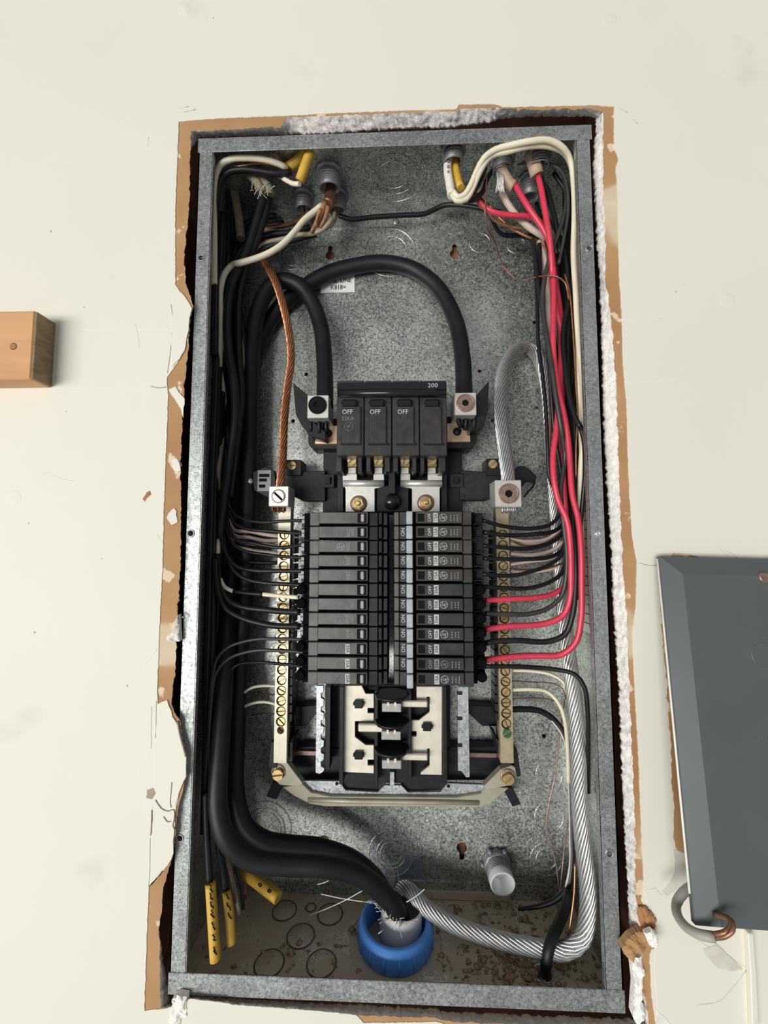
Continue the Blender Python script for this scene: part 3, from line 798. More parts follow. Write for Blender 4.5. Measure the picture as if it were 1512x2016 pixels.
# bus bars
bl = [(676,1350),(712,1350),(720,1366),(736,1366),(736,1394),(724,1394),(724,1404),(736,1404),(736,1420),(699,1420),(699,1451),(720,1467),(736,1467),(736,1496),(724,1496),(724,1507),(736,1507),(736,1523),(676,1520)]
br = [(820,1352),(870,1352),(870,1526),(828,1525),(829,1521),(846,1508),(846,1474),(841,1474),(841,1485),(810,1485),(810,1450),(820,1450),(820,1440),(810,1440),(810,1418),(825,1418),(846,1402),(846,1372),(840,1372),(840,1380),(820,1380)]
for pts, posts, nm in ((bl, ((706,1387),(706,1488)), 'bus_bar'), (br, ((841,1432),), 'bus_bar')):
    m1 = MB(); m1.pprism(pts, 64, 67); bb = m1.build(nm, 'bus_tin', ch, bev=.3)
    for (x, y) in posts:
        m2 = MB(); m2.pbox(x-8, y-8, x+8, y+8, 60.5, 64); m2.box(at(x-11, y-4, 61), at(x+11, y+1, 63)+Vector((0, 2, 0))); m2.build('post', 'handle_black', bb, bev=.4)
for (x0, x1, y0, y1) in ((790,842,1380,1393), (705,757,1426,1442), (790,842,1485,1498)):
    m1 = MB(); m1.pbox(x0, y0, x1, y1, 57, 60); m1.build('bus_arm', 'bus_tin', ch, bev=1.0)
for (x, y) in ((771,1392), (770,1447), (771,1504)):
    m1 = MB(); m1.pbox(x-19, y-7, x+19, y+10, 50, 60); st = m1.build('bus_stab', 'stab_grey', ch, bev=.4)
    m2 = MB(); m2.pbox(x-9, y-14, x-5, y-2, 44, 58); m2.pbox(x+5, y-14, x+9, y-2, 44, 58); m2.pbox(x-9, y-15, x+9, y-11, 44, 46); m2.build('stab_blade', 'bus_tin', st)
for y in (1362, 1414, 1468):
    c = at(771, y, 57); c.z -= 3
    m1 = MB(); m1.lathe(c, (0, 0, 1), [(-1.2, 16), (1.2, 16.5), (1.6, 15.5)], 32); m1.build('insulator_disc', 'black_plastic', ch)
# toothed rails
m1 = MB()
tl = [(623,1350),(637,1350)]
for k in range(6):
    y = 1362+k*27; tl += [(637, y), (632, y+3), (632, y+12), (638, y+15)]
tl += [(638,1518),(630,1524),(621,1522)]
m1.pprism(tl, 60, 64); m1.build('toothed_rail', 'zinc', ch, bev=.3)
m1 = MB(); m1.pbox(641, 1352, 650, 1515, 62, 80); m1.build('rail_guide', 'black_plastic', ch, bev=.3)
m1 = MB(); m1.pprism([(901,1352),(922,1352),(925,1530),(918,1531),(908,1518),(902,1518)], 60, 64); rr = m1.build('toothed_rail', 'zinc', ch, bev=.3)
for y in (1366, 1416, 1469):
    m2 = MB(); m2.pbox(900, y-4, 910, y+2, 58.8, 61); m2.build('notch_cap', 'black_plastic', rr)
# foot plate and khaki bracket
m1 = MB(); m1.pprism([(596,1537),(668,1538),(680,1556),(744,1560),(758,1546),(790,1546),(803,1560),(868,1559),(882,1542),(956,1545),(948,1562),(900,1570),(650,1568),(612,1560)], 70, 73)
fp = m1.build('foot_plate', 'zinc', ch, bev=.3)
m1 = MB(); m1.pbox(768, 1520, 776, 1548, 68, 74); m1.build('foot_plate_tongue', 'zinc', fp)
for x, y in ((663,1543), (883,1548)):
    m1 = MB(); m1.cyl(at(x, y, 69.6), (0, 1, 0), 1, 1.6, 12); m1.build('foot_plate_hole', 'print_dark', fp)
m1 = MB(); m1.pprism([(556,1550),(595,1543),(612,1560),(650,1568),(900,1570),(948,1562),(960,1548),(1002,1552),(966,1582),(940,1590),(800,1588),(640,1588),(610,1583),(580,1568)], 66, 70)
kb = m1.build('bracket', 'khaki_steel', ch, bev=.5)
m1 = MB(); m1.tube([at(606,1574,66), at(700,1577,65.5), at(850,1579,65.5), at(942,1580,66)], 2.4, 10); m1.build('bracket_rib', 'khaki_steel', kb)
for pts in ([(536,1502),(548,1496),(562,1497),(596,1542),(592,1549),(552,1546),(540,1536),(533,1518)], [(1017,1512),(1008,1507),(986,1515),(952,1549),(960,1556),(1004,1546),(1014,1538),(1018,1524)]):
    m1 = MB(); m1.pprism(pts, 58, 66); m1.build('bracket_ear', 'khaki_steel', kb, bev=.5)
for x, y, a in ((548, 1519, .15), (1000, 1528, .7)):
    c = at(x, y, 58); m1 = MB(); m1.torus(c, (0, 1, 0), 6.2, 1.1, 24, 6); m1.build('washer', 'bronze', kb)
    put_screw(ch, at(x, y+4, 57), 5.0, 3.2, a, 'brass', 'screw')
for pts in ([(536,1541),(556,1541),(544,1575),(524,1568)], [(990,1553),(1008,1551),(1026,1584),(1009,1588)]):
    m1 = MB(); m1.pprism(pts, 74, 97); m1.build('foot', 'black_plastic', ch, bev=.4)
for pts in ([(533,1462),(545,1458),(545,1512),(528,1512)], [(570,1462),(576,1460),(576,1500),(569,1500)], [(975,1452),(983,1458),(990,1492),(984,1494)], [(1010,1470),(1018,1474),(1026,1528),(1018,1530),(1012,1500)]):
    m1 = MB(); m1.pprism(pts, 56, 84); m1.build('bar_clip', 'black_plastic', ch, bev=.4)
# silver straps from the main breaker down to the bus
for pts, nx, ny, rl in (([(674,936),(682,936),(682,928),(703,928),(703,946),(735,946),(735,928),(756,928),(757,958),(738,962),(738,1008),(680,1008),(680,962),(675,955)], 706, 992, (676, 756)),
                        ([(788,928),(808,928),(808,946),(842,946),(842,928),(862,928),(862,936),(871,936),(870,955),(866,962),(866,1008),(811,1008),(811,962),(788,958)], 838, 990, (789, 870))):
    m1 = MB(); m1.pprism(pts, 48, 50.5); sp = m1.build('bus_strap', 'lug_alu', ch, bev=.5)
    m1 = MB(); m1.tube([at(rl[0], 952, 49), at(rl[1], 952, 49)], 3.6, 12); m1.build('strap_roll', 'lug_alu', sp)
    c = at(nx, ny, 48); m1 = MB(); m1.lathe(c, (0, -1, 0), [(0, 8.4), (1.2, 8.2), (2.4, 6)], 24); m1.build('washer', 'bronze', sp)
    m1 = MB(); m1.hexa(c+Vector((0, -2, 0)), (0, -1, 0), 4.2, 5.4); m1.torus(c+Vector((0, -6, 0)), (0, 1, 0), 3.9, .6, 20, 6); m1.lathe(c+Vector((0, -6, 0)), (0, -1, 0), [(0, 2.6), (2.2, 2.5), (2.6, 1.6)], 14); m1.build('nut', 'brass', sp)
m1 = MB(); m1.pbox(741, 955, 805, 1008, 52, 72); m1.build('centre_housing', 'black_plastic', ch, bev=.6)
for xa in (664, 868):
    m1 = MB(); m1.pbox(xa, 930, xa+12, 1008, 55, 72); m1.build('centre_cheek', 'black_plastic', ch, bev=.4)
m1 = MB(); m1.blob(at(771, 988, 44), 8, 8, 8, 20, 0, 0); m1.build('ball_knob', 'handle_black', ch)
m1 = MB(); m1.pbox(765, 905, 778, 972, 34, 60); m1.build('centre_fin', 'black_plastic', ch, bev=.5)

# ================================================================== main breaker
mbk = thing('main_breaker', at(771, 897, 45), 'large four pole black main breaker marked 200 and OFF', 'circuit breaker')
x0s = [662.5+54.5*k for k in range(4)]
for k, x0 in enumerate(x0s):
    m1 = MB(); m1.pbox(x0+.7, 749, x0+53.8, 897, 15, 70); pole = m1.build('pole_body', 'main_black', mbk, bev=.7)
    m1 = MB(); m1.pbox(x0+9, 799, x0+48-4*(k > 0), 874, 12.6, 16); m1.build('rocker_panel', 'main_black', pole, bev=.9)
    m1 = MB(); m1.pbox(x0+8, 872, x0+48, 876, 13.2, 16); m1.build('ledge', 'handle_black', pole, bev=.3)
    m1 = MB(); m1.pbox(x0+9.5, 785, x0+40, 798, 9.5, 16); m1.build('toggle', 'handle_black', pole, bev=1.6)
    if k < 3: lettering('OFF', at(x0+21.5, 811, 12.3), 6.0, 'print_white', pole, 0, sx=.95)
    if k == 0:
        lettering('22KA', at(x0+22, 824, 12.3), 5.0, 'print_dim', pole)
        c = at(x0+24, 840, 12.3); m2 = MB(); m2.torus(c, (0, 1, 0), 3.9, .22, 28, 4)
        m2.torus(c+Vector((-1, 0, 1)), (0, 1, 0), 1.3, .2, 14, 4, .4, 5.2); m2.torus(c+Vector((1, 0, 1)), (0, 1, 0), 1.2, .2, 14, 4, 1.4, 6.0); m2.torus(c+Vector((0, 0, -1.2)), (0, 1, 0), 1.6, .2, 14, 4, 2.4, 6.6)
        m2.build('round_emblem', 'print_dim', pole)
    m1 = MB(); m1.pbox(x0+6, 880, x0+48, 895, 14.6, 15.2) if k == 0 else None
m1 = MB(); m1.pbox(664, 752, 879, 769, 12.5, 18); tie = m1.build('handle_tie', 'handle_black', mbk, bev=.8)
lettering('200', at(852, 759, 12.1), 5.6, 'print_white', tie, 0, sx=1.1)
m1 = MB(); m1.tube([at(665, 774, 11), at(878, 774, 11)], 3.6, 14); m1.build('tie_bar', 'handle_black', mbk)
m1 = MB(); m1.pbox(664, 897, 878, 932, 44, 72); m1.build('terminal_block', 'black_plastic', mbk, bev=.5)
for xa, xb in ((661,673),(704,713),(721,730),(757,768),(774,784),(812,820),(828,836),(865,877)):
    m1 = MB(); m1.pbox(xa, 897, xb, 929, 26, 60); m1.build('terminal_fin', 'breaker_black', mbk, bev=.6)
for x, a in ((693, .75), (745, 1.2), (797, 1.25), (850, .45)):
    m1 = MB(); m1.pbox(x-9.5, 894, x+10, 920, 36, 44); tp = m1.build('terminal_plate', 'brass_dark', mbk, bev=.6)
    put_screw(mbk, at(x, 907, 35.8), 4.3, 2.2, a, 'brass', 'terminal_screw')
    m1 = MB(); m1.pbox(x-8, 920, x+8, 932, 40, 46); m1.build('terminal_tongue', 'lug_alu', tp, bev=.4)
# lugs, trays and barriers each side
for s_, lug, scr, sm_, dk, plate_, tray, wing, dot in (
    (0, (605,778,647,823), (625,798), 'print_dark', 'print_dark', (620,838,664,874), [(607,824),(664,824),(664,884),(615,884),(607,874)],
        [(577,754),(606,778),(606,822),(641,850),(641,866),(612,860),(594,838),(582,815)], (646,853)),
    (1, (895,773,938,817), (916,794), 'bronze', 'bronze', (880,833,926,870), [(880,820),(939,820),(939,868),(930,883),(880,883)],
        [(963,749),(938,778),(938,815),(925,836),(925,850),(952,842),(960,810)], (900,850))):
    m1 = MB(); m1.pprism(tray, 54, 78); m1.build('lug_tray', 'black_plastic', mbk, bev=.6)
    m1 = MB(); m1.pprism(wing, 34, 62); m1.build('barrier', 'black_plastic', mbk, bev=.6)
    m1 = MB(); m1.pbox(*plate_, 50, 54); pp = m1.build('lug_plate', 'plate_copper', mbk, bev=.3)
    m1 = MB(); m1.lathe(at(dot[0], dot[1], 50), (0, -1, 0), [(0, 4.2), (1.5, 4), (2.5, 2.2), (2.6, .1)], 16); m1.build('plate_screw', 'black_plastic', pp)
    m1 = MB(); m1.pbox(*lug, 22, 52); lg = m1.build('cable_lug', 'lug_alu', mbk, bev=.5)
    hexsocket(lg, at(scr[0], scr[1], 21.6), 8.4, sm_, dk)
    m1 = MB(); cx = (lug[0]+lug[2])/2
    for k in range(7):
        a = at(cx-13+k*5, lug[3]-2, 34+(k % 3)*3); m1.tube([a, a+Vector((random.uniform(-1, 1), 0, -8)), a+Vector((random.uniform(-2, 2), 1, -13-random.random()*3))], 2.0, 6)
    m1.build('strand_ends', 'cable_black', lg)

# ================================================================== neutral bars
def neutral_bar(px0, px1, lug, scr, sockmat, n, y0, ylast, label, green=None, hole=None, bmat='bar_alu'):
    Yb = 50
    a, b_ = at(px0, 1200, Yb), at(px1, 1200, Yb)
    zt_, zb_ = at((px0+px1)/2, 990, Yb).z, at((px0+px1)/2, 1502, Yb).z
    t = thing('neutral_bar', ((a.x+b_.x)/2, 56, zb_), label, 'neutral bar')
    xc = (a.x+b_.x)/2; zs = [at((px0+px1)/2, y0+(ylast-y0)*k/(n-1), Yb).z for k in range(n)]
    hs = [circ((xc, z), 4.8, 16) for z in zs]
    if hole: hs.append(circ((xc, at((px0+px1)/2, hole, Yb).z), 3.6, 14))
    if green: zs2 = at((px0+px1)/2, green, Yb).z
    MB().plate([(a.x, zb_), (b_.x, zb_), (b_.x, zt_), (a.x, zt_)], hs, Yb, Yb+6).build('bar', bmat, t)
    MB().box((a.x+.2, Yb+6, zb_), (b_.x-.2, Yb+13, zt_)).build('bar_core', 'bronze' if green else 'copper_dark', t)
    for k, z in enumerate(zs): put_screw(t, Vector((xc+.3, Yb+3.4, z)), 3.5, 2.8, random.uniform(-1.4, 1.4), 'brass', 'terminal_screw')
    if green: put_screw(t, Vector((xc, Yb, zs2)), 4.0, 1.8, .5, 'green_screw', 'ground_screw')['label'] = 'green ground screw'
    s_ = 1 if px0 < 770 else -1
    xs = b_.x if s_ > 0 else a.x
    for k in range(22):
        z = zt_-30+(zb_-zt_+70)*k/21
        MB().box((xs, Yb+4, z-3.4), (xs+s_*3.2, Yb+22, z+3.4)).build('carrier_tooth', 'black_plastic', t)
    m1 = MB(); m1.pbox(*lug, 30, 54); lg = m1.build('cable_lug', 'lug_alu', t, bev=.6)
    if sockmat: hexsocket(lg, at(scr[0], scr[1], 29.6), 9.4, sockmat, 'bronze')
    else:
        c = at(scr[0], scr[1], 29.6); MB().torus(c, (0, 1, 0), 6.2, .5, 24, 6).build('screw_recess', 'bronze', lg)
        put_screw(t, c+Vector((0, 0.4, 0)), 5.4, 1.3, -.75, 'lug_alu', 'set_screw')
    m1 = MB(); cx = (lug[0]+lug[2])/2
    for k in range(8):
        p = at(cx-12+k*3.6, lug[3]-1, 40+(k % 3)*2); m1.tube([p, p+Vector((0, 0, -3)), p+Vector((random.uniform(-.6, .6), 0, -5-random.random()*2))], 1.0, 5)
    m1.build('strand_ends', 'copper_dark' if not sockmat else 'aluminium', lg)
    return t
neutral_bar(544.5, 569, (529,957,568,997), (548,977), None, 19, 1053, 1421, 'left pale metal neutral bar with a row of brass screws', hole=1438)
neutral_bar(980, 1005, (975,945,1027,998), (1001,972), 'bronze', 19, 1052, 1425, 'right tan metal neutral bar ending in a green screw', green=1443, bmat='bar_tan')

# ================================================================== branch breakers
PITCH = (at(665, 1008, 5).z-at(665, 1352, 5).z)/12
def bxp(mb, x0, x1, z0, z1, Yf, Yb, zc=0):
    return mb.box((at(x0, 1180, Yf).x, Yf, z0), (at(x1, 1180, Yf).x, Yb, z1))
def emesh(mb, mat, bev=0):
    o = mb.build('tmp', mat, None, org=(0, 0, 0), bev=bev); me = o.data; bpy.data.objects.remove(o, do_unlink=True); return me
H2 = PITCH/2
BM = {}
# left row
m1 = MB(); bxp(m1, 597, 764, -H2+.25, H2-.25, 15, 62); BM['L', 'body'] = emesh(m1, 'gap_black', .3)
m1 = MB(); bxp(m1, 626, 723.5, -H2+2.3, H2-.3, 4.5, 15); BM['L', 'face'] = (m1, .45)
m1 = MB(); bxp(m1, 608, 627, -H2+.5, H2-.35, 5.6, 15); BM['L', 'shoulder'] = (m1, .6)
m1 = MB(); bxp(m1, 703, 721, -H2+2.9, H2-1.2, 4.1, 10); BM['L', 'toggle_window'] = emesh(m1, 'print_dark', .1)
m1 = MB(); bxp(m1, 709.5, 716.5, -H2+3.6, H2-1.8, 2.6, 10); BM['L', 'handle'] = emesh(m1, 'handle_glint', .8)
m1 = MB(); bxp(m1, 726, 744, -H2+.3, H2-.3, 9, 20); bxp(m1, 745, 752, -H2+1.6, H2-.3, 6, 20); BM['L', 'inner_step'] = emesh(m1, 'handle_black', .5)
m1 = MB(); bxp(m1, 754, 763, -H2+.8, H2-.5, 10, 30); BM['L', 'inner_ridge'] = emesh(m1, 'black_plastic', .6)
m1 = MB(); bxp(m1, 592, 608, -H2+.3, H2-.6, 24, 58); BM['L', 'terminal'] = emesh(m1, 'black_plastic', .6)
m1 = MB(); bxp(m1, 591.5, 600, .6, 3.6, 17, 24.5); bxp(m1, 591.5, 600, -3.2, .1, 17, 24.5); BM['L', 'terminal_clip'] = emesh(m1, 'label_grey', .3)
m1 = MB(); c = at(598, 1180, 24); m1.lathe((c.x, 12, 0), (0, 1, 0), [(0, 3.2), (1, 4.4), (14, 4.6)], 14); BM['L', 'terminal_boss'] = emesh(m1, 'gap_black')
# right row
m1 = MB(); bxp(m1, 775, 938, -H2+.25, H2-.25, 15, 62); BM['R', 'body'] = emesh(m1, 'gap_black', .3)
m1 = MB(); bxp(m1, 819, 912, -H2+1.9, H2-.35, 4.5, 15); BM['R', 'face'] = (m1, .45)
m1 = MB(); bxp(m1, 912.5, 931, -H2+.4, H2-.3, 6.5, 15); BM['R', 'shoulder'] = (m1, .6)
m1 = MB(); bxp(m1, 823, 836, -H2+3.4, H2-2.2, 4.1, 10); BM['R', 'toggle_window'] = emesh(m1, 'print_dark', .1)
m1 = MB(); bxp(m1, 800.5, 813, -H2+.9, H2-.35, -1.5, 12); BM['R', 'handle'] = emesh(m1, 'handle_grey', .6)
m1 = MB(); bxp(m1, 787, 800, -H2+.6, H2-.5, 7, 20); BM['R', 'inner_step'] = emesh(m1, 'breaker_black', .4)
m1 = MB(); bxp(m1, 776, 786, -H2+.5, H2-.4, 8.5, 30); BM['R', 'inner_ridge'] = emesh(m1, 'breaker_lit', .6)
m1 = MB(); bxp(m1, 932, 953, -H2+.5, H2-.4, 22, 58); BM['R', 'terminal'] = emesh(m1, 'black_plastic', .6)
m1 = MB(); bxp(m1, 934, 950, H2-2.2, H2-1.2, 14, 24); bxp(m1, 934, 950, -H2+1.2, -H2+2.2, 14, 24); BM['R', 'terminal_clip'] = emesh(m1, 'black_plastic', .2)
m1 = MB(); c = at(944, 1180, 20); m1.lathe((c.x, 12, 0), (0, 1, 0), [(0, 3.0), (1, 4.3), (14, 4.8)], 14); BM['R', 'terminal_boss'] = emesh(m1, 'gap_black')
for key in list(BM):
    if isinstance(BM[key], tuple):
        mb_, bv = BM[key]
        for mt in ('breaker_lit', 'breaker_black', 'breaker_brown'): BM[key+(mt,)] = emesh(mb_, mt, bv)
# round monogram, raised print
def emblem(mat):
    m1 = MB(); m1.torus((0, 0, 0), (0, 1, 0), 3.1, .20, 30, 4)
    for a in range(4):
        ca = a*PI/2+.4; m1.torus((1.9*math.cos(ca), 0, 1.9*math.sin(ca)), (0, 1, 0), .75, .14, 10, 4, ca, ca+4.2)
    m1.torus((-.55, 0, 0), (0, 1, 0), .75, .16, 12, 4, .6, 5.4); m1.torus((.65, 0, .3), (0, 1, 0), .5, .16, 10, 4, 1.0, 5.6); m1.torus((.6, 0, -.55), (0, 1, 0), .55, .16, 10, 4, 0, 4.4)
    return emesh(m1, mat)
EMB = {k: emblem(k) for k in ('print_white', 'print_dim', 'print_mid')}
ORDN = ['top', 'second', 'third', 'fourth', 'fifth', 'sixth', 'seventh', 'eighth', 'ninth', 'tenth', 'eleventh', 'bottom']
LEFT = [dict(), dict(r='20A', off=1, e=1, dim=1), dict(r='20A', e=2), dict(r='20A', e=1), dict(r='20A', e=1), dict(), dict(off=1), dict(r='60A', off=1, e=1), dict(r='60A', off=1, dim=1),
        dict(r='20A', box=1, e=1), dict(r='20A', box=1, e=1), dict(r='20A', box=1, e=1)]
RIGHT = [dict(r='15A', off=1, e=1, box=2, on=0), dict(r='15A', off=1, e=1, box=2, on=1), dict(r='15A', off=1, e=1, box=2, on=1), dict(r='15A', off=1, e=1, box=2, on=1), dict(r='15A', off=1, e=1, box=2, on=1),
         dict(r='30A', off=1, box=1, on=1), dict(r='30A', off=1, e=1, box=1, on=1), dict(r='30A', off=1, box=1, on=1), dict(r='30A', off=1, e=1, box=1, on=1), dict(r='30A', off=1, box=1, on=1),
         dict(r='20A', off=1, e=1, box=2, dim=1, on=1), dict(r='15A', e=2, box=1)]
BRK = {}
for side, specs in (('L', LEFT), ('R', RIGHT)):
    ztop = at(665, 1008, 5).z if side == 'L' else at(870, 1006.5, 5).z
    for k, sp in enumerate(specs):
        zc = ztop-PITCH*(k+.5); xm = at(665 if side == 'L' else 870, 1180, 5).x
        mt = ('breaker_lit' if side == 'L' else ('breaker_brown' if k < 5 else 'breaker_black'))
        mark = ' marked '+sp['r'] if 'r' in sp else (' marked OFF' if 'off' in sp else ' with a blank face')
        t = thing('branch_breaker', (xm, 30, zc-H2), '%s thin black breaker in the %s row%s' % (ORDN[k], 'left' if side == 'L' else 'right', mark), 'circuit breaker', 'branch breakers in the %s row' % ('left' if side == 'L' else 'right'))
        BRK[side, k] = zc
        def inst(nm, par=None):
            me = BM.get((side, nm)); 
            if isinstance(me, tuple): me = BM[side, nm, mt]
            return place(nm, me, par or t, (0, 0, zc))
        inst('body'); fc = inst('face'); inst('shoulder'); inst('toggle_window'); inst('handle'); inst('inner_step'); inst('inner_ridge'); inst('terminal')
        if side == 'L': inst('terminal_clip' if k in (0, 1, 2, 3, 4, 7, 8) else 'terminal_boss')
        else: inst('terminal_clip' if k < 5 else 'terminal_boss')
        rot = -PI/2 if side == 'L' else PI/2
        pm = 'print_mid' if side == 'L' else ('print_dim' if sp.get('dim') else 'print_white')
        py = 1180; zz = zc+.7
        def P3(x, Y=4.2): a = at(x, py, Y); return Vector((a.x, Y, zz))
        xo, xr, xe, xt = (693, 685, 670, 650) if side == 'L' else (847, 859, 874, 893)
        if sp.get('off'): lettering('OFF', P3(xo), 4.2 if side == 'R' else 3.8, pm, fc, rot)
        if 'r' in sp:
            if sp.get('box'):
                m2 = MB(); a = P3(xr); w = 2.1 if side == 'R' else 2.0
                if sp['box'] == 1:
                    m2.box((a.x-w, 4.15, zz-4.2), (a.x+w, 4.6, zz+4.2)); pb = m2.build('rating_plate', 'plate_print', fc, bev=.3)
                    lettering(sp['r'], P3(xr, 4.0), 3.9, 'print_dark', pb, rot)
                else:
                    m2.box((a.x-w, 4.15, zz-4.2), (a.x+w, 4.6, zz+4.2)); pb = m2.build('rating_plate', 'plate_print' if not sp.get('dim') else 'print_dim', fc, bev=.3)
                    lettering(sp['r'], P3(xr, 4.0), 3.9, 'print_dark', pb, rot)
            else: lettering(sp['r'], P3(xr), 4.4, 'print_mid', fc, rot)
        if sp.get('e'): place('round_emblem', EMB['print_white' if (sp['e'] == 2 or (side == 'R' and not sp.get('dim'))) else 'print_mid'], fc, P3(xe, 4.25))
        if side == 'R' and (sp.get('e')):
            for q, (dx, w) in enumerate(((0, 6.2), (7, 5.2), (13, 6.4))):
                a = P3(xt-4+dx, 4.3); m2 = MB()
                for s2 in range(3): m2.box((a.x-.4+s2*.05, 4.25, zz-w/2+s2*w/3), (a.x+.5, 4.5, zz-w/2+s2*w/3+w/3*.7))
                m2.build('fine_print', 'print_dim', fc)
        if sp.get('on'):
            a = at(794, py, 6.8); lettering('ON', Vector((a.x, 6.8, zz)), 4.6, 'print_white', t, rot)
# ================================================================== cables and wires
def keep_in(P, r):
    """wires stay between the sides and in front of the back plate"""
    for p in P:
        if p.y > 3 and -hh < p.z < hh:
            p.x = max(-hw+2+r, min(hw-2-r, p.x)); p.y = min(p.y, BD-2-r)
    return P
def wire(name, pts, r, mat, label, group=None, cat='wire', n=8, step=4.0):
    P = keep_in(ppath(pts, step), r)
    return tag(MB().tube(P, r, n).build(name, mat), label, cat, group)
def stranded(name, pts, R, rs, ns, pitch, mat, label, cat, inner=0, ph=0.0, core=None):
    P = keep_in(ppath(pts, pitch/14), R); fr = frames(P); L = [0]
    for i in range(1, len(P)): L.append(L[-1]+(P[i]-P[i-1]).length)
    org = P[0]
    t = thing(name, org, label, cat)
    for k in range(ns):
        q = []
        for i, p in enumerate(P):
            a = ph+2*PI*k/ns+2*PI*L[i]/pitch; u, w = fr[i]
            q.append(p+(u*math.cos(a)+w*math.sin(a))*(R-rs))
        MB().tube(q, rs, 7).build('strand', mat, t)
    MB().tube(P[::2]+[P[-1]], R-rs*1.3, 10).build('strand_core', core or mat, t)
    return t
# --- service cables
wire('service_cable', [(639,800,38),(640,760,48),(638,700,62),(632,645,70),(616,598,72),(590,563,71),(558,553,70),(532,566,70),(510,606,70),(497,680,70),(493,800,70),(490,950,66),(487,1050,64),(484,1180,66),(473,1300,66),(466,1450,60),(464,1560,53),(482,1625,49),(520,1655,50),(570,1664,55),(630,1670,61),(700,1697,66),(745,1740,68),(762,1785,65),(766,1850,62)],
     8.4, 'cable_black', 'thick black service cable bending into the left lug of the main breaker', 'service cables', 'cable', 16)
wire('service_cable', [(913,800,38),(913,755,48),(910,700,60),(896,630,74),(862,567,83),(812,530,88),(755,518,89),(700,524,89),(645,540,89.5),(592,572,89.5),(552,606,89.5),(520,655,89.5),(497,730,89),(478,850,88),(468,950,86),(460,1050,80),(452,1180,66),(444,1300,48),(435,1450,28),(430,1590,15),(446,1650,12),(492,1692,16),(560,1702,22),(640,1706,28),(705,1722,36),(752,1757,43),(785,1800,46),(793,1850,48)],
     8.4, 'cable_black', 'thick black service cable arching over to the right lug of the main breaker', 'service cables', 'cable', 16)
stranded('neutral_cable', [(1001,975,42),(999,930,44),(992,880,50),(985,820,56),(985,770,62),(992,725,68),(1010,693,74),(1035,682,79),(1058,700,84),(1073,745,86),(1082,820,84),(1088,920,78),(1098,1050,70),(1108,1180,60),(1118,1280,50),(1130,1370,42),(1138,1470,36),(1140,1560,32),(1146,1650,28),(1156,1730,24),(1157,1800,22),(1146,1848,22),(1112,1872,24),(1060,1868,28),(975,1850,36),(890,1820,46),(835,1785,54),(808,1755,62),(792,1750,70),(786,1785,76),(784,1840,76)],
     7.0, 1.17, 14, 92, 'aluminium', 'bare stranded aluminium cable running down the right side of the box', 'cable', core='strand_gap')
stranded('ground_cable', [(549,975,42),(553,940,44),(557,890,50),(559,830,54),(566,760,57),(573,705,57),(568,650,56),(554,590,54),(540,550,54),(524,522,58),(512,500,66)],
     4.3, .98, 9, 62, 'copper', 'bare stranded copper ground cable in the upper left of the box', 'cable', core='strand_gap_copper')

# --- blue bushing and grey conduit end
bc = Vector((2.5, 50, -hh+1.2))
t = thing('conduit_bushing', bc, 'bright blue plastic conduit bushing on the floor of the box', 'conduit bushing')
MB().lathe(bc, (0, 0, 1), [(0, 27), (0, 32.5), (2, 34), (15, 34), (19, 32), (20, 29.5), (19, 27.5), (6, 27), (0, 27)], 48, False, False).build('ring', 'blue_plastic', t)
for k in range(16):
    a = 2*PI*k/16+.1; d = Vector((math.cos(a), math.sin(a), 0))
    MB().tube([bc+d*34+Vector((0, 0, 3)), bc+d*34+Vector((0, 0, 14))], 1.1, 6).build('rib', 'blue_plastic', t)
c = bc+Vector((4, 6, -2))
t = thing('cable_jacket', c, 'grey jacket end with frayed fibres inside the blue bushing', 'cable jacket')
MB().lathe(c, (.08, -.05, 1), [(0, 20), (12, 20), (30, 18), (31, 17), (29, 16.5), (6, 16)], 28, True, False).build('jacket', 'grey_pvc', t)
mb = MB()
for k in range(60):
    a = random.uniform(PI*.5, PI*1.7); p = c+Vector((17.5*math.cos(a), 17.5*math.sin(a), 28)); d = Vector((math.cos(a)*random.uniform(.1, .9), math.sin(a)*random.uniform(.1, .8)-.2, random.uniform(.2, 1))).normalized()
    L = random.uniform(5, 22); mb.tube([p, p+d*L*.5+Vector((random.uniform(-1.5, 1.5), 0, 0)), p+d*L+Vector((random.uniform(-3, 3), random.uniform(-2, 2), -random.uniform(0, 4)))], .28, 4)
for pts in ([(716,1752,40),(680,1772,45),(650,1786,50),(602,1805,60)], [(716,1775,40),(680,1770,45),(632,1760,55)], [(648,1733,50),(640,1737,50),(625,1741,52)], [(800,1776,38),(822,1762,35),(836,1750,30)], [(745,1838,20),(755,1830,22)]):
    mb.tube(ppath(pts, 4), .42, 4)
o = mb.build('frayed_fibres', 'fibre', t); o['kind'] = 'stuff'
# --- pipe stub on the back wall
c = at(977, 1697, BD)
t = thing('pipe_stub', c, 'grey threaded pipe stub with locknut on the lower right back wall', 'conduit fitting')
MB().lathe(c, (.02, -1, -.1), [(0, 15), (7, 15), (7.5, 12)], 8).build('locknut', 'die_cast', t)
ax = Vector((.02, -1, -.1)).normalized()
mb = MB(); mb.lathe(c, ax, [(5, 12.2), (25, 12.2), (25.6, 11.6), (25, 10.0), (8, 9.8)], 28, True, True); stub = mb.build('nipple', 'grey_pvc', t)
mb = MB()
for k in range(5): mb.torus(c+ax*(9+k*2.2), ax, 12.4, .55, 28, 6)
mb.build('thread', 'die_cast', stub)
for k in range(6):
    a = k*PI/3; MB().blob(c+ax*4+Vector((15*math.cos(a), 0, 15*math.sin(a))), 2.6, 3, 2.6, 8, .1, k).build('locknut_lug', 'die_cast', t)

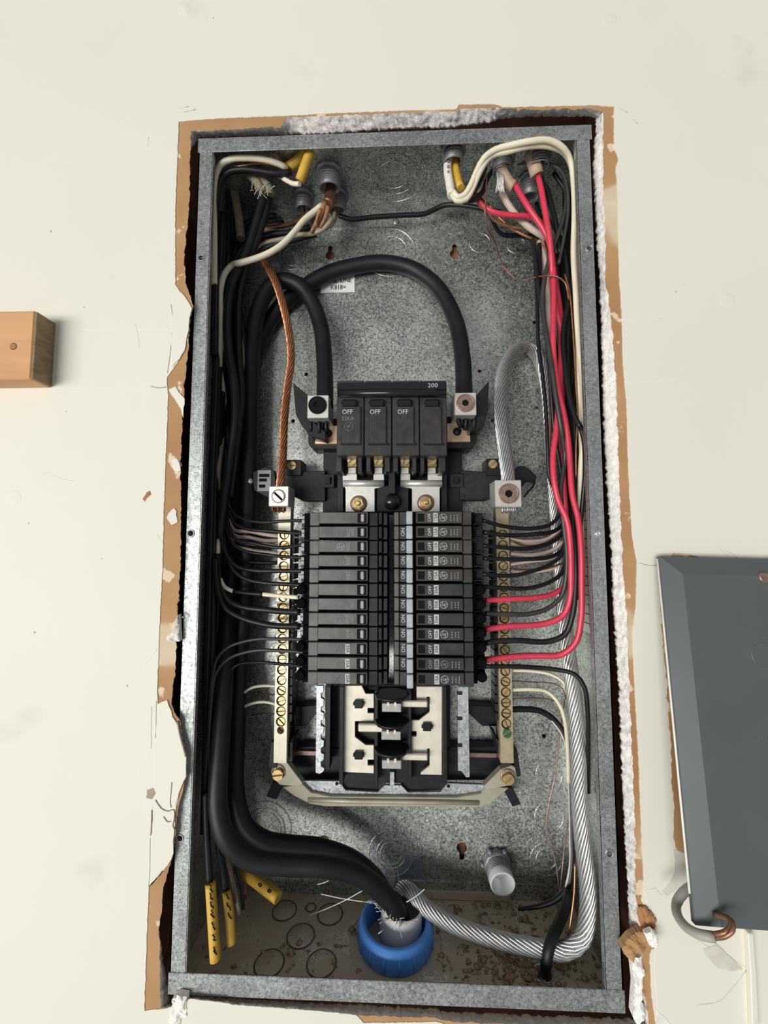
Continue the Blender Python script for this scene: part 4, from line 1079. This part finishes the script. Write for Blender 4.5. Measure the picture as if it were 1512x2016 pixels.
# --- clamp connectors in the top
def connector(px, py, label, r=11, drop=16, tilt=(0, .18)):
    c = atz(px, py, hh-1.2); ax = Vector((tilt[0], tilt[1], -1)).normalized()
    t = thing('cable_clamp', c, label, 'cable clamp')
    MB().lathe(c, (0, 0, -1), [(0, r+3), (3, r+3), (3.2, r)], 10).build('locknut', 'die_cast', t)
    b = MB().lathe(c, ax, [(2, r), (drop, r), (drop+.6, r-.8), (drop, r-2), (4, r-2)], 24, True, True).build('throat', 'die_cast', t)
    mb = MB()
    for k in range(4): mb.torus(c+ax*(5+k*2.6), ax, r+.1, .6, 24, 6)
    mb.build('thread', 'die_cast', b)
    return c+ax*drop
connector(648, 338, 'grey round cable clamp in the top with a brown cable, nearest the ringed knockout')
connector(598, 385, 'grey round cable clamp at the rear of the top left corner', 9, 14)
connector(663, 385, 'grey round cable clamp at the rear of the top, behind the brown cable', 10, 16)
connector(893, 292, 'pale grey cable clamp at the top holding a white and a yellow cable', 9, 12)
connector(990, 312, 'dark cable clamp at the top right around a tan frayed cable', 9, 9)
connector(1062, 300, 'dark cable clamp at the top right corner around a tan cable', 9, 8)
connector(1044, 352, 'threaded grey cable clamp hanging behind the red wires at top right', 10, 18)
# clamps seen above the box through the gap
for (x, y, lab) in ((604, 262, 'grey clamp top poking up above the upper left lip'), (885, 246, 'pale pipe end standing in the gap above the upper lip')):
    c = at(x, y, 22)
    tag(MB().lathe((c.x, 30, hh), (0, 0, 1), [(0, 11), (8, 11), (11, 8), (26, 8), (26, 6)], 18).build('clamp_top', 'die_cast'), lab, 'cable clamp')

# --- yellow cables, top left
for pts, lab in (([(604,292,12),(596,305,16),(586,316,20),(571,327,24),(560,333,28)], 'rear yellow cable sheath at top left, ending in cream and black wires'),
                 ([(612,296,8),(606,312,10),(600,328,12),(594,345,14),(590,356,16)], 'yellow cable sheath at top left, the front one with black marks')):
    wire('yellow_cable', pts, 4.6, 'sheath_yellow', lab, None, 'cable', 12)
for (a, lab) in (([(884,300,20),(881,330,20),(884,355,18),(889,385,14)], None),):
    t = thing('white_cable', at(884, 385, 16), 'white printed cable sheath hanging from the pale clamp at the top', 'cable')
    MB().tube(ppath(a, 3), 4.0, 10).build('sheath', 'sheath_white', t)
    for k in range(6):
        c = at(882+k*.3, 318+k*11, 16.0); MB().box((c.x-1, 14.6, c.z-1.6), (c.x+.8, 15.6, c.z+1.2)).build('print', 'print_dim', t)
wire('yellow_cable', [(894,302,24),(896,325,24),(901,350,20),(907,370,16)], 3.6, 'sheath_yellow', 'short yellow cable sheath beside the white one at the top', None, 'cable', 10)
wire('brown_cable', [(650,345,48),(652,372,50),(650,392,48),(644,404,46)], 6.2, 'copper_dark', 'dark brown cable sheath leaving the clamp near the ringed knockout', None, 'cable', 12)
t = thing('kraft_wrap', at(625, 450, 46), 'torn brown paper wrap hanging among the wires at upper left', 'paper wrap')
for k, pts in enumerate(([(640,400,44),(632,420,44),(622,440,46),(612,458,48)], [(646,408,44),(640,430,44),(630,448,46)], [(632,412,42),(624,430,42),(622,446,42)])):
    MB().tube(ppath(pts, 3), 3.4-.6*k, 6, rad=lambda s: 1.0-.55*s).build('strip', 'kraft', t)
for k, (pts, r, lab) in enumerate((([(984,318,28),(992,345,28),(1003,362,30),(1012,368,30)], 5.4, 'tan sheathed cable forking at the top right, above a red wire'),
                    ([(1046,305,26),(1052,325,26),(1058,346,28)], 6.4, 'tan sheathed cable end at the top right corner'))):
    wire('tan_cable', pts, r, 'sheath_tan', lab, None, 'cable', 12)
mb = MB()
for k in range(26):
    p = at(984+random.uniform(-7, 9), 338, 25); q = at(983+random.uniform(-8, 10), 366+random.uniform(0, 16), 22); mb.tube([p, p.lerp(q, .5)+Vector((random.uniform(-1, 1), -1, 0)), q], .5, 4)
o = tag(mb.build('filler_fibres', 'fibre'), 'pale frayed filler fibres below the forked tan cable', 'fibres'); o['kind'] = 'stuff'
# braided cloth ends
t = thing('cloth_cable', at(512, 400, 40), 'pair of black cloth covered cables with frayed brown ends at upper left', 'cable')
for pts in ([(508,362,38),(518,378,38),(512,410,40),(500,450,42),(488,490,44),(472,522,44),(454,570,42),(447,630,40),(450,690,38),(460,755,38),(463,820,38),(453,900,40),(441,980,42),(433,1060,44)], [(520,360,40),(528,380,42),(524,410,44),(512,450,46),(498,490,48),(482,530,52),(470,590,56),(470,700,58),(475,780,58),(466,880,58),(453,980,58)]):
    MB().tube(keep_in(ppath(pts, 4), 4.4), 4.3, 10).build('conductor', 'wire_black', t)
for pts in ([(488,344,30),(498,351,30),(509,362,31),(514,380,33)], [(506,350,31),(518,356,32),(528,370,34),(530,384,36)]):
    MB().tube(ppath(pts, 2), 5.0, 10, rad=lambda s: .7+.35*s).build('braid', 'cloth_braid', t)
mb = MB()
for k in range(15):
    p = at(random.uniform(492, 532), random.uniform(350, 378), 30); d = Vector((random.uniform(-1, 1), random.uniform(-.6, .2), random.uniform(-1.6, .4))); mb.tube([p, p+d*4, p+d*8+Vector((random.uniform(-2, 2), 0, -2))], .3, 4)
o = mb.build('frayed_ends', 'fibre', t); o['kind'] = 'stuff'

# --- wires at top left
wire('white_wire', [(566,331,22),(545,321,16),(520,314,12),(485,311,10),(455,313,10),(434,324,12),(424,348,16),(419,420,24),(416,560,30)], 2.9, 'wire_cream', 'cream wire arching from the rear yellow cable into the top left corner')
wire('black_wire', [(574,338,24),(545,342,22),(515,338,20),(480,334,18),(452,338,18),(434,354,20),(428,385,24),(422,480,30),(418,700,36)], 3.1, 'wire_black', 'black wire arching just below the cream one in the top left corner')
wire('white_wire', [(590,362,16),(578,362,20),(562,354,26),(548,346,30),(520,340,34)], 2.2, 'wire_cream', 'short cream wire hooking out of the front yellow cable')
wire('bare_wire', [(560,330,24),(535,324,20),(505,322,18),(470,328,16),(446,334,18),(430,360,22)], 1.0, 'copper', 'thin bare copper wire below the cream arch at top left')
wire('white_wire', [(634,404,44),(616,419,44),(598,434,42),(580,456,40),(555,482,38),(528,499,36),(500,510,36),(476,517,36),(458,522,42),(442,540,40),(434,575,40),(435,620,40),(435,660,40),(432,715,44),(432,780,58),(428,850,64),(430,920,84)], 3.1, 'wire_cream', 'long cream wire sweeping down left from the brown paper wrap')
wire('grey_wire', [(655,430,46),(640,448,48),(615,460,52),(590,462,54),(560,470,54),(520,480,56),(490,505,54),(472,545,58),(466,580,62),(463,606,64),(473,655,64),(478,705,64),(475,760,64),(471,830,66),(468,900,70)], 2.4, 'wire_tan', 'dull tan wire curving behind the cream wire down the left bundle')
wire('tan_cable', [(456,345,60),(462,385,60),(470,430,62),(474,470,62)], 4.6, 'wire_tan', 'stiff tan cable standing in the dark top left corner', None, 'cable', 10)
for k, (pts, m_, lab) in enumerate((([(598,398,74),(598,425,76),(575,440,74),(540,448,70),(505,455,66)], 'copper_dark', 'dark copper wire drooping from the rear left clamp'),
                       ([(660,400,72),(655,440,72),(620,455,72),(570,460,70),(520,452,66)], 'wire_tan', 'tan wire curving from the clamp behind the brown cable'),
                       ([(600,402,78),(590,452,78),(550,462,76),(510,475,70)], 'wire_black', 'black wire from the rear left clamp'))):
    wire('short_wire', pts, 2.4, m_, lab)
wire('black_wire', [(668,425,72),(690,432,74),(730,428,76),(790,424,78),(836,421,78),(850,415,78),(876,404,76),(905,404,72),(945,410,66),(985,418,60)], 2.6, 'wire_black', 'black wire crossing the upper back wall from clamp to clamp')
for k, pts in enumerate(([(610,448,66),(575,458,64),(535,462,62),(500,474,60),(470,500,60),(456,560,62)], [(622,460,58),(580,472,58),(540,482,58),(505,498,58),(480,530,60),(466,600,64)],
                [(560,440,80),(520,446,78),(485,462,76),(460,500,74),(450,560,74)], [(545,425,86),(505,432,84),(470,452,82),(450,500,80)])):
    wire('black_wire', pts, 3.4, 'wire_black', 'black wire sweeping from the rear clamps into the left bundle, %s of four' % ['front', 'lowest', 'rear', 'uppermost'][k])
# --- dark bundle down the left side
LB = 'black wire in the dark bundle along the left side'
for k, (pts, r) in enumerate((
    ([(447,500,58),(445,580,56),(450,672,54),(460,751,53),(463,817,53),(452,890,54),(440,960,56),(436,1040,58)], 3.6),
    ([(480,480,72),(468,560,69),(476,640,66),(484,700,67),(482,780,69),(466,900,70),(452,980,72)], 3.2),
    ([(430,420,43),(424,560,42),(420,760,40),(416,1000,38),(410,1250,37),(404,1480,37),(400,1640,37)], 3.0),
    ([(438,440,46),(430,600,46),(424,800,45),(422,1000,43),(418,1300,40),(412,1500,38)], 3.4),
    ([(430,780,50),(426,900,50),(424,1050,50),(420,1250,48),(416,1450,46),(414,1600,43)], 3.4),
    ([(446,700,61),(440,850,61),(434,1000,61),(428,1200,58),(424,1400,53),(420,1560,48)], 3.4),
    ([(456,520,69),(450,700,70),(446,900,70),(444,1050,70),(440,1250,67),(436,1420,61)], 3.4),
    ([(470,470,78),(464,640,80),(462,820,80),(458,1000,80),(452,1200,77)], 3.4),
    ([(420,350,58),(416,520,58),(412,800,56),(410,1100,53),(404,1400,48)], 3.0),
    ([(462,420,85),(452,600,86),(450,850,86),(448,1100,85),(442,1350,78)], 3.4))):
    wire('black_wire', pts, r, 'wire_black', LB, 'black wires of the left bundle')
wire('white_wire', [(442,830,78),(436,875,52),(430,930,44),(431,975,54),(436,1010,78)], 2.6, 'wire_tan', 'short tan stretch of wire showing in the left bundle beside the label')
# --- wires to the left breakers
def zpx(side, k): return 1008+(1352-1008)*(k+.5)/12
lb = [
 [(597,1025,22),(555,1026,30),(513,1028,36),(475,1020,42),(455,1005,46),(446,960,48),(444,880,50)],
 [(597,1050,22),(560,1048,30),(526,1045,36),(490,1042,42),(462,1030,46),(450,1000,48),(446,940,50)],
 [(597,1072,22),(575,1076,28),(548,1078,34),(500,1070,40),(465,1062,44),(450,1035,48),(447,980,52)],
 [(597,1098,22),(560,1096,30),(526,1092,36),(480,1084,42),(458,1070,44),(446,1040,48),(442,980,50)],
 [(597,1124,22),(550,1124,30),(500,1123,36),(463,1113,40),(445,1090,42),(436,1055,42),(432,980,42)],
 [(597,1152,22),(560,1150,30),(526,1148,34),(488,1141,38),(463,1126,40),(449,1100,42),(440,1060,44),(436,1000,44)],
 None,
 [(590,1205,22),(560,1204,28),(526,1201,34),(475,1194,38),(448,1180,40),(434,1150,40),(428,1090,40)],
 [(590,1233,22),(560,1233,28),(526,1230,34),(475,1216,38),(445,1198,38),(430,1165,36),(424,1100,34)],
 [(601,1261,20),(575,1258,26),(551,1258,30),(500,1259,36),(450,1274,36),(428,1296,34),(418,1340,30),(410,1450,26),(404,1560,22),(412,1700,20),(418,1742,20)],
 [(601,1285,20),(575,1282,26),(551,1281,30),(500,1281,36),(450,1297,36),(426,1324,32),(416,1380,28),(412,1500,24),(430,1680,22),(446,1750,22)],
 [(601,1313,20),(575,1309,26),(551,1307,32),(505,1304,40),(465,1310,44),(440,1340,40),(428,1420,34),(424,1560,30)]]
rads = [1.5, 1.8, 1.7, 1.6, 2.1, 2.0, 0, 2.9, 2.9, 1.6, 1.6, 1.5]
for k, pts in enumerate(lb):
    if pts: wire('black_wire', pts, rads[k], 'wire_black' if k not in (9, 10) else 'wire_grey', 'black wire feeding the %s breaker of the left row' % ORDN[k], 'wires of the left breakers')
t = thing('taped_wire', at(540, 1172, 30), 'cream wire with a black taped middle feeding the seventh left breaker', 'wire')
MB().tube(ppath([(588,1176,24),(560,1174,28),(518,1170,34)], 3), 2.0, 8).build('insulation', 'wire_cream', t)
MB().tube(ppath([(518,1170,34),(490,1168,37),(460,1164,40)], 3), 2.15, 8).build('tape', 'wire_black', t)
MB().tube(ppath([(460,1164,40),(444,1157,40),(434,1140,40),(430,1110,40),(430,1060,44),(432,1000,56),(436,950,74),(440,900,88)], 3), 2.0, 8).build('insulation', 'wire_cream', t)
for k, (pts, m_) in enumerate((([(550,1056,56),(520,1052,56),(490,1046,56),(462,1044,58),(448,1020,60)], 'wire_pink'), ([(550,1064,56),(520,1064,56),(490,1058,56),(462,1054,58),(448,1030,62)], 'wire_pink'),
                 ([(550,1076,56),(520,1072,56),(490,1070,56),(462,1060,58),(450,1030,60)], 'wire_tan'), ([(550,1089,56),(515,1086,56),(490,1082,56),(462,1074,58),(450,1045,60)], 'wire_pink'),
                 ([(550,1108,58),(515,1108,58),(480,1104,58),(458,1090,60)], 'wire_black'))):
    wire('neutral_wire', pts, 1.9, m_, 'thin %s wire entering the left neutral bar, %s from its top' % ({'wire_pink': 'pale', 'wire_tan': 'tan', 'wire_black': 'dark'}[m_], ['first', 'second', 'third', 'fourth', 'fifth'][k]), 'neutral wires of the left bar')
for k, pts in enumerate(([(546,1351,56),(520,1350,58),(496,1354,60),(474,1370,62),(460,1398,62),(452,1450,60)], [(546,1387,56),(522,1382,58),(500,1384,60),(476,1394,62),(456,1412,62),(448,1460,60)])):
    wire('neutral_wire', pts, 1.4, 'wire_cream', 'thin cream wire curving from the left neutral bar, %s of two at its foot' % ('upper' if k == 0 else 'lower'), 'cream wires at the foot of the left bar')
for k, pts in enumerate(([(546,1368,58),(520,1366,70),(508,1362,80)], [(546,1406,58),(520,1404,70),(495,1408,80)])):
    wire('bare_wire', pts, .7, 'copper_dark', 'thin dark bare wire at the foot of the left bar, %s one' % ('upper' if k == 0 else 'lower'))
# --- wires hanging at bottom left with yellow tags
for k, (pts, tagp, lab) in enumerate((([(404,1560,14),(408,1660,12),(413,1740,10)], [(414,1738,8),(418,1800,4),(424,1890,0)], 'long yellow marked sleeve hanging at the lower left'),
                   ([(428,1600,30),(436,1690,26),(446,1756,22)], [(446,1754,20),(452,1800,16),(456,1858,12)], 'shorter yellow marked sleeve hanging at the lower left'))):
    t = thing('yellow_sleeve', at(tagp[-1][0], tagp[-1][1], tagp[-1][2]), lab, 'cable sleeve')
    MB().tube(ppath(tagp, 4), 4.3-.6*k, 12).build('sleeve', 'sheath_yellow', t)
    for q in range(7 if k == 0 else 3):
        s_ = (q+.7)/(7.4 if k == 0 else 5); i = min(len(tagp)-1.001, s_*(len(tagp)-1)); a, b_ = tagp[int(i)], tagp[int(i)+1]; f_ = i-int(i)
        c = at(a[0]+(b_[0]-a[0])*f_, a[1]+(b_[1]-a[1])*f_, a[2]+(b_[2]-a[2])*f_-4.1+.6*k)
        MB().tube([c+Vector((-1.6, .5, 2.6)), c+Vector((random.uniform(-1, 1.6), -.1, random.uniform(.5, 2))), c+Vector((random.uniform(-1.6, .6), 0, random.uniform(-1, .4))), c+Vector((1.5, .5, -2.4+random.uniform(-1, 1)))], .45, 5).build('mark', 'print_dark', t)
    wire('black_wire', pts, 3.0, 'wire_black', 'black wire entering the %s yellow sleeve' % ('long' if k == 0 else 'shorter'))
t = thing('yellow_tag', at(520, 1755, 60), 'flat yellow cable end with black marks lying behind the service cables', 'cable tag')
MB().tube(ppath([(478,1715,74),(505,1735,66),(525,1750,60),(548,1768,54)], 4), 5.4, 10).build('sheath', 'sheath_yellow', t)
for x, y in ((512,1742),(530,1754),(537,1762)):
    c = at(x, y, 53.5); MB().torus(c, (.2, 1, .2), 1.5, .6, 10, 5).build('mark', 'print_dark', t)
for k, (pts, m_) in enumerate((([(428,1620,40),(440,1700,44),(452,1750,46),(455,1790,46)], 'wire_grey'), ([(436,1640,50),(450,1700,54),(464,1760,54),(472,1800,50)], 'wire_tan'), ([(446,1650,60),(462,1700,64),(476,1750,62),(478,1790,58)], 'wire_grey'), ([(458,1665,70),(474,1700,72),(483,1740,70),(482,1770,66)], 'copper_dark'))):
    wire('loose_wire', pts, 1.9, m_, ['dark grey', 'tan', 'grey', 'dark copper'][k]+' wire hanging behind the yellow sleeves, '+['first', 'second', 'third', 'fourth'][k]+' from the left')

# --- cream wires over the top right
wire('white_wire', [(893,378,12),(900,388,12),(914,384,12),(926,366,10),(938,338,8),(952,312,4),(975,295,2),(1010,285,-1),(1045,278,-3),(1078,276,-2),(1106,289,2),(1122,313,10),(1129,360,16),(1131,420,20),(1129,500,22),(1133,570,22),(1138,660,22),(1146,745,22),(1150,800,22),(1148,860,24),(1143,940,28),(1144,1040,32),(1148,1130,36)],
     2.7, 'wire_cream', 'cream wire looping over the top right corner, the outer of two')
wire('white_wire', [(890,380,14),(898,394,14),(918,392,14),(930,372,12),(946,336,8),(966,308,6),(1000,298,4),(1040,288,2),(1080,288,4),(1112,302,10),(1126,330,18),(1133,372,22),(1136,430,26),(1140,500,28),(1144,600,30),(1146,700,30),(1150,800,30),(1152,900,30)],
     2.7, 'wire_cream', 'cream wire looping over the top right corner, the inner of two')
mb = MB()
for k in range(14):
    p = at(1056+k*1.3, 272, -4); mb.tube([p, p+Vector((random.uniform(-1, 1), -.5, 2)), p+Vector((random.uniform(-2, 2), 0, random.uniform(2, 4.5)))], .35, 4)
o = tag(mb.build('straw_bits', 'wire_tan'), 'tiny straw bits caught on the cream wires at the top lip', 'debris'); o['kind'] = 'stuff'
for k, pts in enumerate(([(905,385,16),(925,385,20),(940,365,24),(950,345,26),(955,330,30)], [(905,392,18),(930,394,22),(950,378,28),(960,350,34),(975,330,40)], [(930,395,26),(945,380,32),(958,362,38)], [(908,388,18),(925,375,18),(932,352,20),(934,322,22)])):
    wire('short_wire', pts, (2.4, 2.4, 1.2, .8)[k], ('wire_black', 'wire_black', 'copper', 'copper')[k], ['black wire hooked under the cream loops at the top', 'black wire tucked behind the cream loops at the top', 'short bare copper wire behind the cream loops', 'thin upright copper wire end beside the white cable'][k])
# --- red wires
wire('red_wire', [(1014,364,28),(1030,392,26),(1048,420,26),(1066,446,28),(1080,474,30),(1088,520,30),(1090,580,28),(1089,640,24),(1090,700,22),(1098,765,22),(1110,815,22),(1118,865,22),(1122,910,22),(1127,975,20),(1138,1020,18),(1144,1080,16),(1145,1150,16),(1144,1216,16),(1133,1265,18),(1104,1289,22),(1070,1291,24),(1038,1291,26),(1000,1294,26),(955,1299,26)],
     2.75, 'wire_red', 'red wire, the outermost of three, feeding the tenth right breaker')
wire('red_wire', [(1060,348,26),(1066,375,24),(1072,410,22),(1079,450,22),(1085,500,26),(1089,570,34),(1098,620,36),(1104,650,38),(1104,720,36),(1100,790,28),(1095,850,24),(1089,895,22),(1090,940,20),(1099,985,20),(1116,1025,20),(1123,1080,20),(1124,1130,20),(1122,1180,22),(1109,1211,24),(1080,1226,26),(1045,1231,26),(1000,1233,26),(955,1239,26)],
     2.75, 'wire_red', 'red wire, the middle of three, feeding the eighth right breaker')
wire('red_wire', [(936,384,30),(945,400,30),(970,417,30),(1005,424,32),(1040,426,34),(1062,436,36),(1082,470,40),(1092,540,44),(1104,620,46),(1108,720,46),(1106,850,44),(1110,950,40),(1116,1030,38),(1120,1100,38),(1116,1148,38),(1092,1168,36),(1060,1176,32),(1010,1179,28),(955,1182,26)],
     2.6, 'wire_red', 'red wire crossing from the left and feeding the sixth right breaker')
# --- black and other wires of the right bundle
rb = [
 ([(950,1024,24),(982,1034,30),(1020,1040,36),(1052,1040,40),(1082,1033,44),(1100,1015,46),(1096,970,44),(1082,940,40),(1078,880,38),(1074,800,40),(1068,740,42),(1060,680,44),(1058,620,46),(1056,560,50),(1050,490,54),(1040,450,58)], 1.9, 'top', 0),
 ([(952,1048,24),(1000,1054,30),(1050,1052,36),(1090,1046,44),(1108,1030,50),(1112,980,52),(1104,900,52),(1094,800,50),(1082,700,46),(1070,620,44),(1064,560,44),(1062,480,48)], 2.0, 'second', 1),
 ([(950,1074,24),(1000,1079,30),(1040,1080,36),(1085,1068,44),(1106,1050,50),(1116,1000,54),(1118,900,56),(1112,800,56),(1108,700,56),(1104,600,56),(1096,500,58)], 1.9, 'third', 1),
 ([(952,1099,24),(1000,1101,30),(1040,1101,36),(1085,1096,44),(1108,1080,50),(1118,1030,54),(1124,930,56),(1122,800,56),(1118,700,54),(1114,600,54),(1106,480,54)], 1.9, 'fourth', 1),
 ([(950,1130,24),(980,1133,28),(1012,1133,32),(1050,1124,38),(1082,1112,42),(1104,1094,44),(1114,1060,46),(1112,1000,46),(1104,930,42),(1090,840,34),(1084,760,30),(1080,700,30),(1072,640,32),(1064,590,36),(1058,540,40),(1050,470,48)], 1.9, 'fifth', 0),
 ([(950,1155,24),(1000,1158,28),(1040,1158,34),(1080,1147,40),(1104,1130,44),(1116,1096,46),(1120,1040,46),(1130,960,42),(1128,860,40),(1124,780,40),(1130,700,42),(1126,600,44),(1116,500,46)], 2.0, 'sixth', 2),
 ([(955,1208,24),(1000,1209,26),(1040,1209,28),(1078,1198,30),(1104,1175,30),(1114,1140,28),(1116,1090,26),(1112,1050,24),(1106,1000,24),(1104,960,26),(1112,900,28),(1104,840,18),(1094,780,16),(1086,720,18),(1076,660,24),(1068,600,30),(1074,540,30),(1092,480,30),(1106,440,30),(1116,390,32),(1110,350,34)], 2.2, 'seventh', 0),
 ([(955,1266,24),(985,1262,24),(1020,1261,24),(1078,1263,24),(1112,1249,22),(1127,1210,20),(1133,1150,20),(1132,1090,22),(1128,1040,26),(1130,980,30),(1134,900,34),(1130,830,34),(1120,760,36),(1118,680,38),(1120,600,40),(1112,500,40),(1082,420,40),(1070,380,32),(1066,350,28)], 2.5, 'ninth', 2),
 ([(955,1312,24),(1010,1312,26),(1050,1314,28),(1093,1318,26),(1132,1328,22),(1150,1352,20),(1157,1400,22),(1158,1480,30),(1158,1560,40)], 2.0, 'eleventh', 2)]
for pts, r, w, _ in rb:
    wire('black_wire', pts, r, 'wire_black' if w != 'seventh' else 'wire_grey', 'black wire feeding the %s breaker of the right row' % w, 'wires of the right breakers')
wire('black_wire', [(1143,840,14),(1150,870,14),(1152,930,16),(1148,980,20),(1142,1040,26),(1136,1110,30),(1136,1180,32)], 2.2, 'wire_black', 'black wire bowing out against the right lip beside the lug')
wire('black_wire', [(1152,380,40),(1140,460,40),(1128,540,36),(1118,600,34),(1108,660,32),(1112,720,28),(1120,780,22),(1132,820,18),(1143,842,15)], 2.2, 'wire_black', 'black wire slanting down behind the cream pair on the right')
RBL = 'dark wire deep in the right bundle'
for k, (pts, r, m_) in enumerate((
    ([(1040,440,60),(1068,500,60),(1084,600,60),(1092,720,60),(1100,850,60),(1112,960,58),(1122,1050,54),(1130,1150,46)], 2.4, 'wire_black'),
    ([(1062,440,64),(1084,520,62),(1098,620,62),(1106,740,62),(1116,860,60),(1124,980,56),(1136,1080,44)], 2.4, 'wire_black'),
    ([(1080,380,60),(1100,480,62),(1112,600,62),(1126,740,58),(1132,860,54),(1138,980,48),(1140,1080,40)], 2.6, 'wire_black'),
    ([(1118,360,50),(1124,470,52),(1128,600,50),(1134,720,46),(1140,820,42),(1142,940,40),(1138,1050,38)], 2.4, 'wire_black'),
    ([(1090,340,44),(1114,380,46),(1124,440,48),(1130,520,44),(1136,620,40),(1136,760,40)], 2.2, 'wire_black'),
    ([(1056,400,70),(1074,480,72),(1086,600,72),(1098,740,72),(1108,880,70),(1116,1000,66)], 2.4, 'wire_black'))):
    wire('black_wire', pts, r, m_, RBL, 'dark wires of the right bundle')
wire('bare_wire', [(1112,540,30),(1122,580,28),(1127,640,28),(1131,700,28),(1134,760,28),(1137,820,28),(1134,880,28),(1134,940,30)], .8, 'copper', 'bright thin copper wire running beside the cream pair on the right')
wire('bare_wire', [(958,345,22),(957,380,24),(955,420,28),(962,455,40),(975,480,60),(985,510,74),(1000,535,80),(1020,550,76),(1050,546,50),(1075,543,26),(1095,544,22),(1112,556,24),(1120,590,26)], .75, 'copper_dark', 'thin brown wire looping loosely across the upper right back wall')
wire('white_wire', [(988,380,36),(1000,402,38),(1018,426,42),(1040,446,44),(1064,462,46),(1078,470,48)], 3.2, 'wire_pink', 'pale pink wire slanting under the forked tan cable')
wire('white_wire', [(1060,475,52),(1070,500,52),(1078,560,50),(1080,610,48),(1084,680,52),(1090,760,56)], 2.6, 'wire_pink', 'pale wire showing left of the red wires at upper right')
wire('tan_wire', [(950,395,40),(970,430,44),(1000,445,46),(1035,452,48),(1065,468,50),(1080,530,52),(1078,600,50),(1082,700,60),(1084,820,62),(1082,880,60),(1086,960,60)], 1.6, 'copper_dark', 'dark copper wire crossing below the red wire at upper right')
wire('tan_wire', [(960,400,46),(990,436,50),(1030,462,52),(1062,474,54)], 1.2, 'copper', 'short copper wire beside the crossing red wire')
wire('black_wire', [(945,392,44),(965,425,48),(985,460,60),(1030,465,64),(1060,478,64)], 2.4, 'wire_black', 'black wire dipping below the crossing red wire at upper right')
wire('black_wire', [(1060,355,34),(1075,370,34),(1084,400,34),(1096,450,34),(1102,500,36)], 2.6, 'wire_black', 'black wire leaving the tan cable end at the top right corner')
wire('black_wire', [(985,330,50),(1020,322,36),(1070,320,30),(1104,335,26),(1117,372,26),(1118,420,28),(1112,460,30),(1100,520,32)], 1.6, 'wire_grey', 'grey wire arching behind the cream loops at the top right')
# --- pale neutrals to the right bar
for k, (pts, m_, r) in enumerate((([(1004,1062,56),(1040,1066,58),(1080,1060,60),(1104,1040,62)], 'wire_pink', 1.8), ([(1004,1070,56),(1040,1072,58),(1085,1064,60),(1108,1040,62)], 'wire_pink', 1.6),
        ([(1004,1090,56),(1050,1092,58),(1090,1082,60),(1110,1064,62)], 'wire_pink', 1.9), ([(1004,1112,56),(1040,1106,58),(1085,1100,60),(1110,1086,62)], 'wire_pink', 1.6),
        ([(1004,1124,56),(1040,1126,58),(1080,1122,60),(1106,1110,62)], 'wire_pink', 1.5), ([(1004,1082,54),(1050,1082,56),(1085,1070,58),(1104,1050,60)], 'copper_dark', 1.1),
        ([(1004,1120,54),(1050,1122,56),(1085,1117,58),(1110,1108,60)], 'copper_dark', 1.0), ([(1004,1064,52),(1040,1076,54),(1080,1066,56),(1108,1044,58)], 'copper_dark', 1.0))):
    wire('neutral_wire', pts, r, m_, 'thin %s wire entering the right neutral bar, %s from its top' % ('pale' if m_ == 'wire_pink' else 'brown', ['first', 'second', 'fourth', 'sixth', 'eighth', 'third', 'seventh', 'fifth'][k]), 'neutral wires of the right bar')
wire('white_wire', [(1006,1320,56),(1045,1321,56),(1085,1328,54),(1108,1342,52),(1120,1370,54),(1126,1420,60)], 1.5, 'wire_cream', 'cream wire leaving the right neutral bar below the eleventh breaker')
wire('white_wire', [(1006,1358,56),(1050,1357,58),(1078,1362,60),(1100,1385,60),(1112,1420,62),(1117,1470,66),(1119,1540,70)], 1.9, 'wire_cream', 'lower cream wire bending down from the right neutral bar')
wire('bare_wire', [(1006,1340,60),(1050,1343,64),(1090,1346,66),(1108,1356,66),(1114,1376,66)], .6, 'copper_dark', 'thin brown wire between the two cream wires at lower right')
wire('bare_wire', [(1006,1376,62),(1050,1374,70),(1085,1378,74),(1104,1386,74)], .5, 'copper_dark', 'thin brown wire just below the lower cream wire')
wire('bare_wire', [(1112,1370,72),(1106,1420,84),(1102,1442,88),(1092,1530,92),(1080,1585,92),(1076,1620,92),(1086,1665,92),(1096,1710,90),(1101,1755,84)], .75, 'bronze', 'thin brown wire dangling over the round knockouts at lower right')
wire('bare_wire', [(1126,1560,70),(1118,1620,82),(1110,1680,86),(1104,1740,82),(1100,1765,78)], .7, 'bronze', 'second thin brown wire hanging beside the black cable at lower right')
# black cable with torn pale jacket
t = thing('black_cable', at(1115, 1700, 66), 'black cable with a torn pale edge bending down at lower right', 'cable')
pth = [(990,1398,72),(1030,1396,74),(1064,1400,76),(1090,1416,76),(1110,1444,74),(1121,1485,72),(1124,1560,70),(1126,1640,66),(1126,1700,62),(1118,1745,60),(1096,1770,60),(1062,1784,62),(1020,1790,66)]
MB().tube(ppath(pth, 4), 2.9, 10, rad=lambda s: 1 if s < .82 else 1-.55*(s-.82)/.18).build('jacket', 'wire_black', t)
MB().tube(ppath([(x-4, y+2, Y-1) for x, y, Y in pth[3:10]], 3), 1.0, 5).build('torn_edge', 'fibre', t)
wire('black_cable', [(1122,1755,54),(1112,1790,46),(1100,1820,36),(1088,1845,26),(1080,1870,20),(1076,1895,20),(1074,1915,22),(1072,1945,26)], 4.4, 'cable_black', 'short thick black cable going down through the hole in the box floor', None, 'cable', 12)
wire('bare_wire', [(1132,1700,40),(1130,1760,38),(1124,1810,36),(1118,1850,34)], .9, 'copper', 'copper wire beside the aluminium cable at the lower right corner')
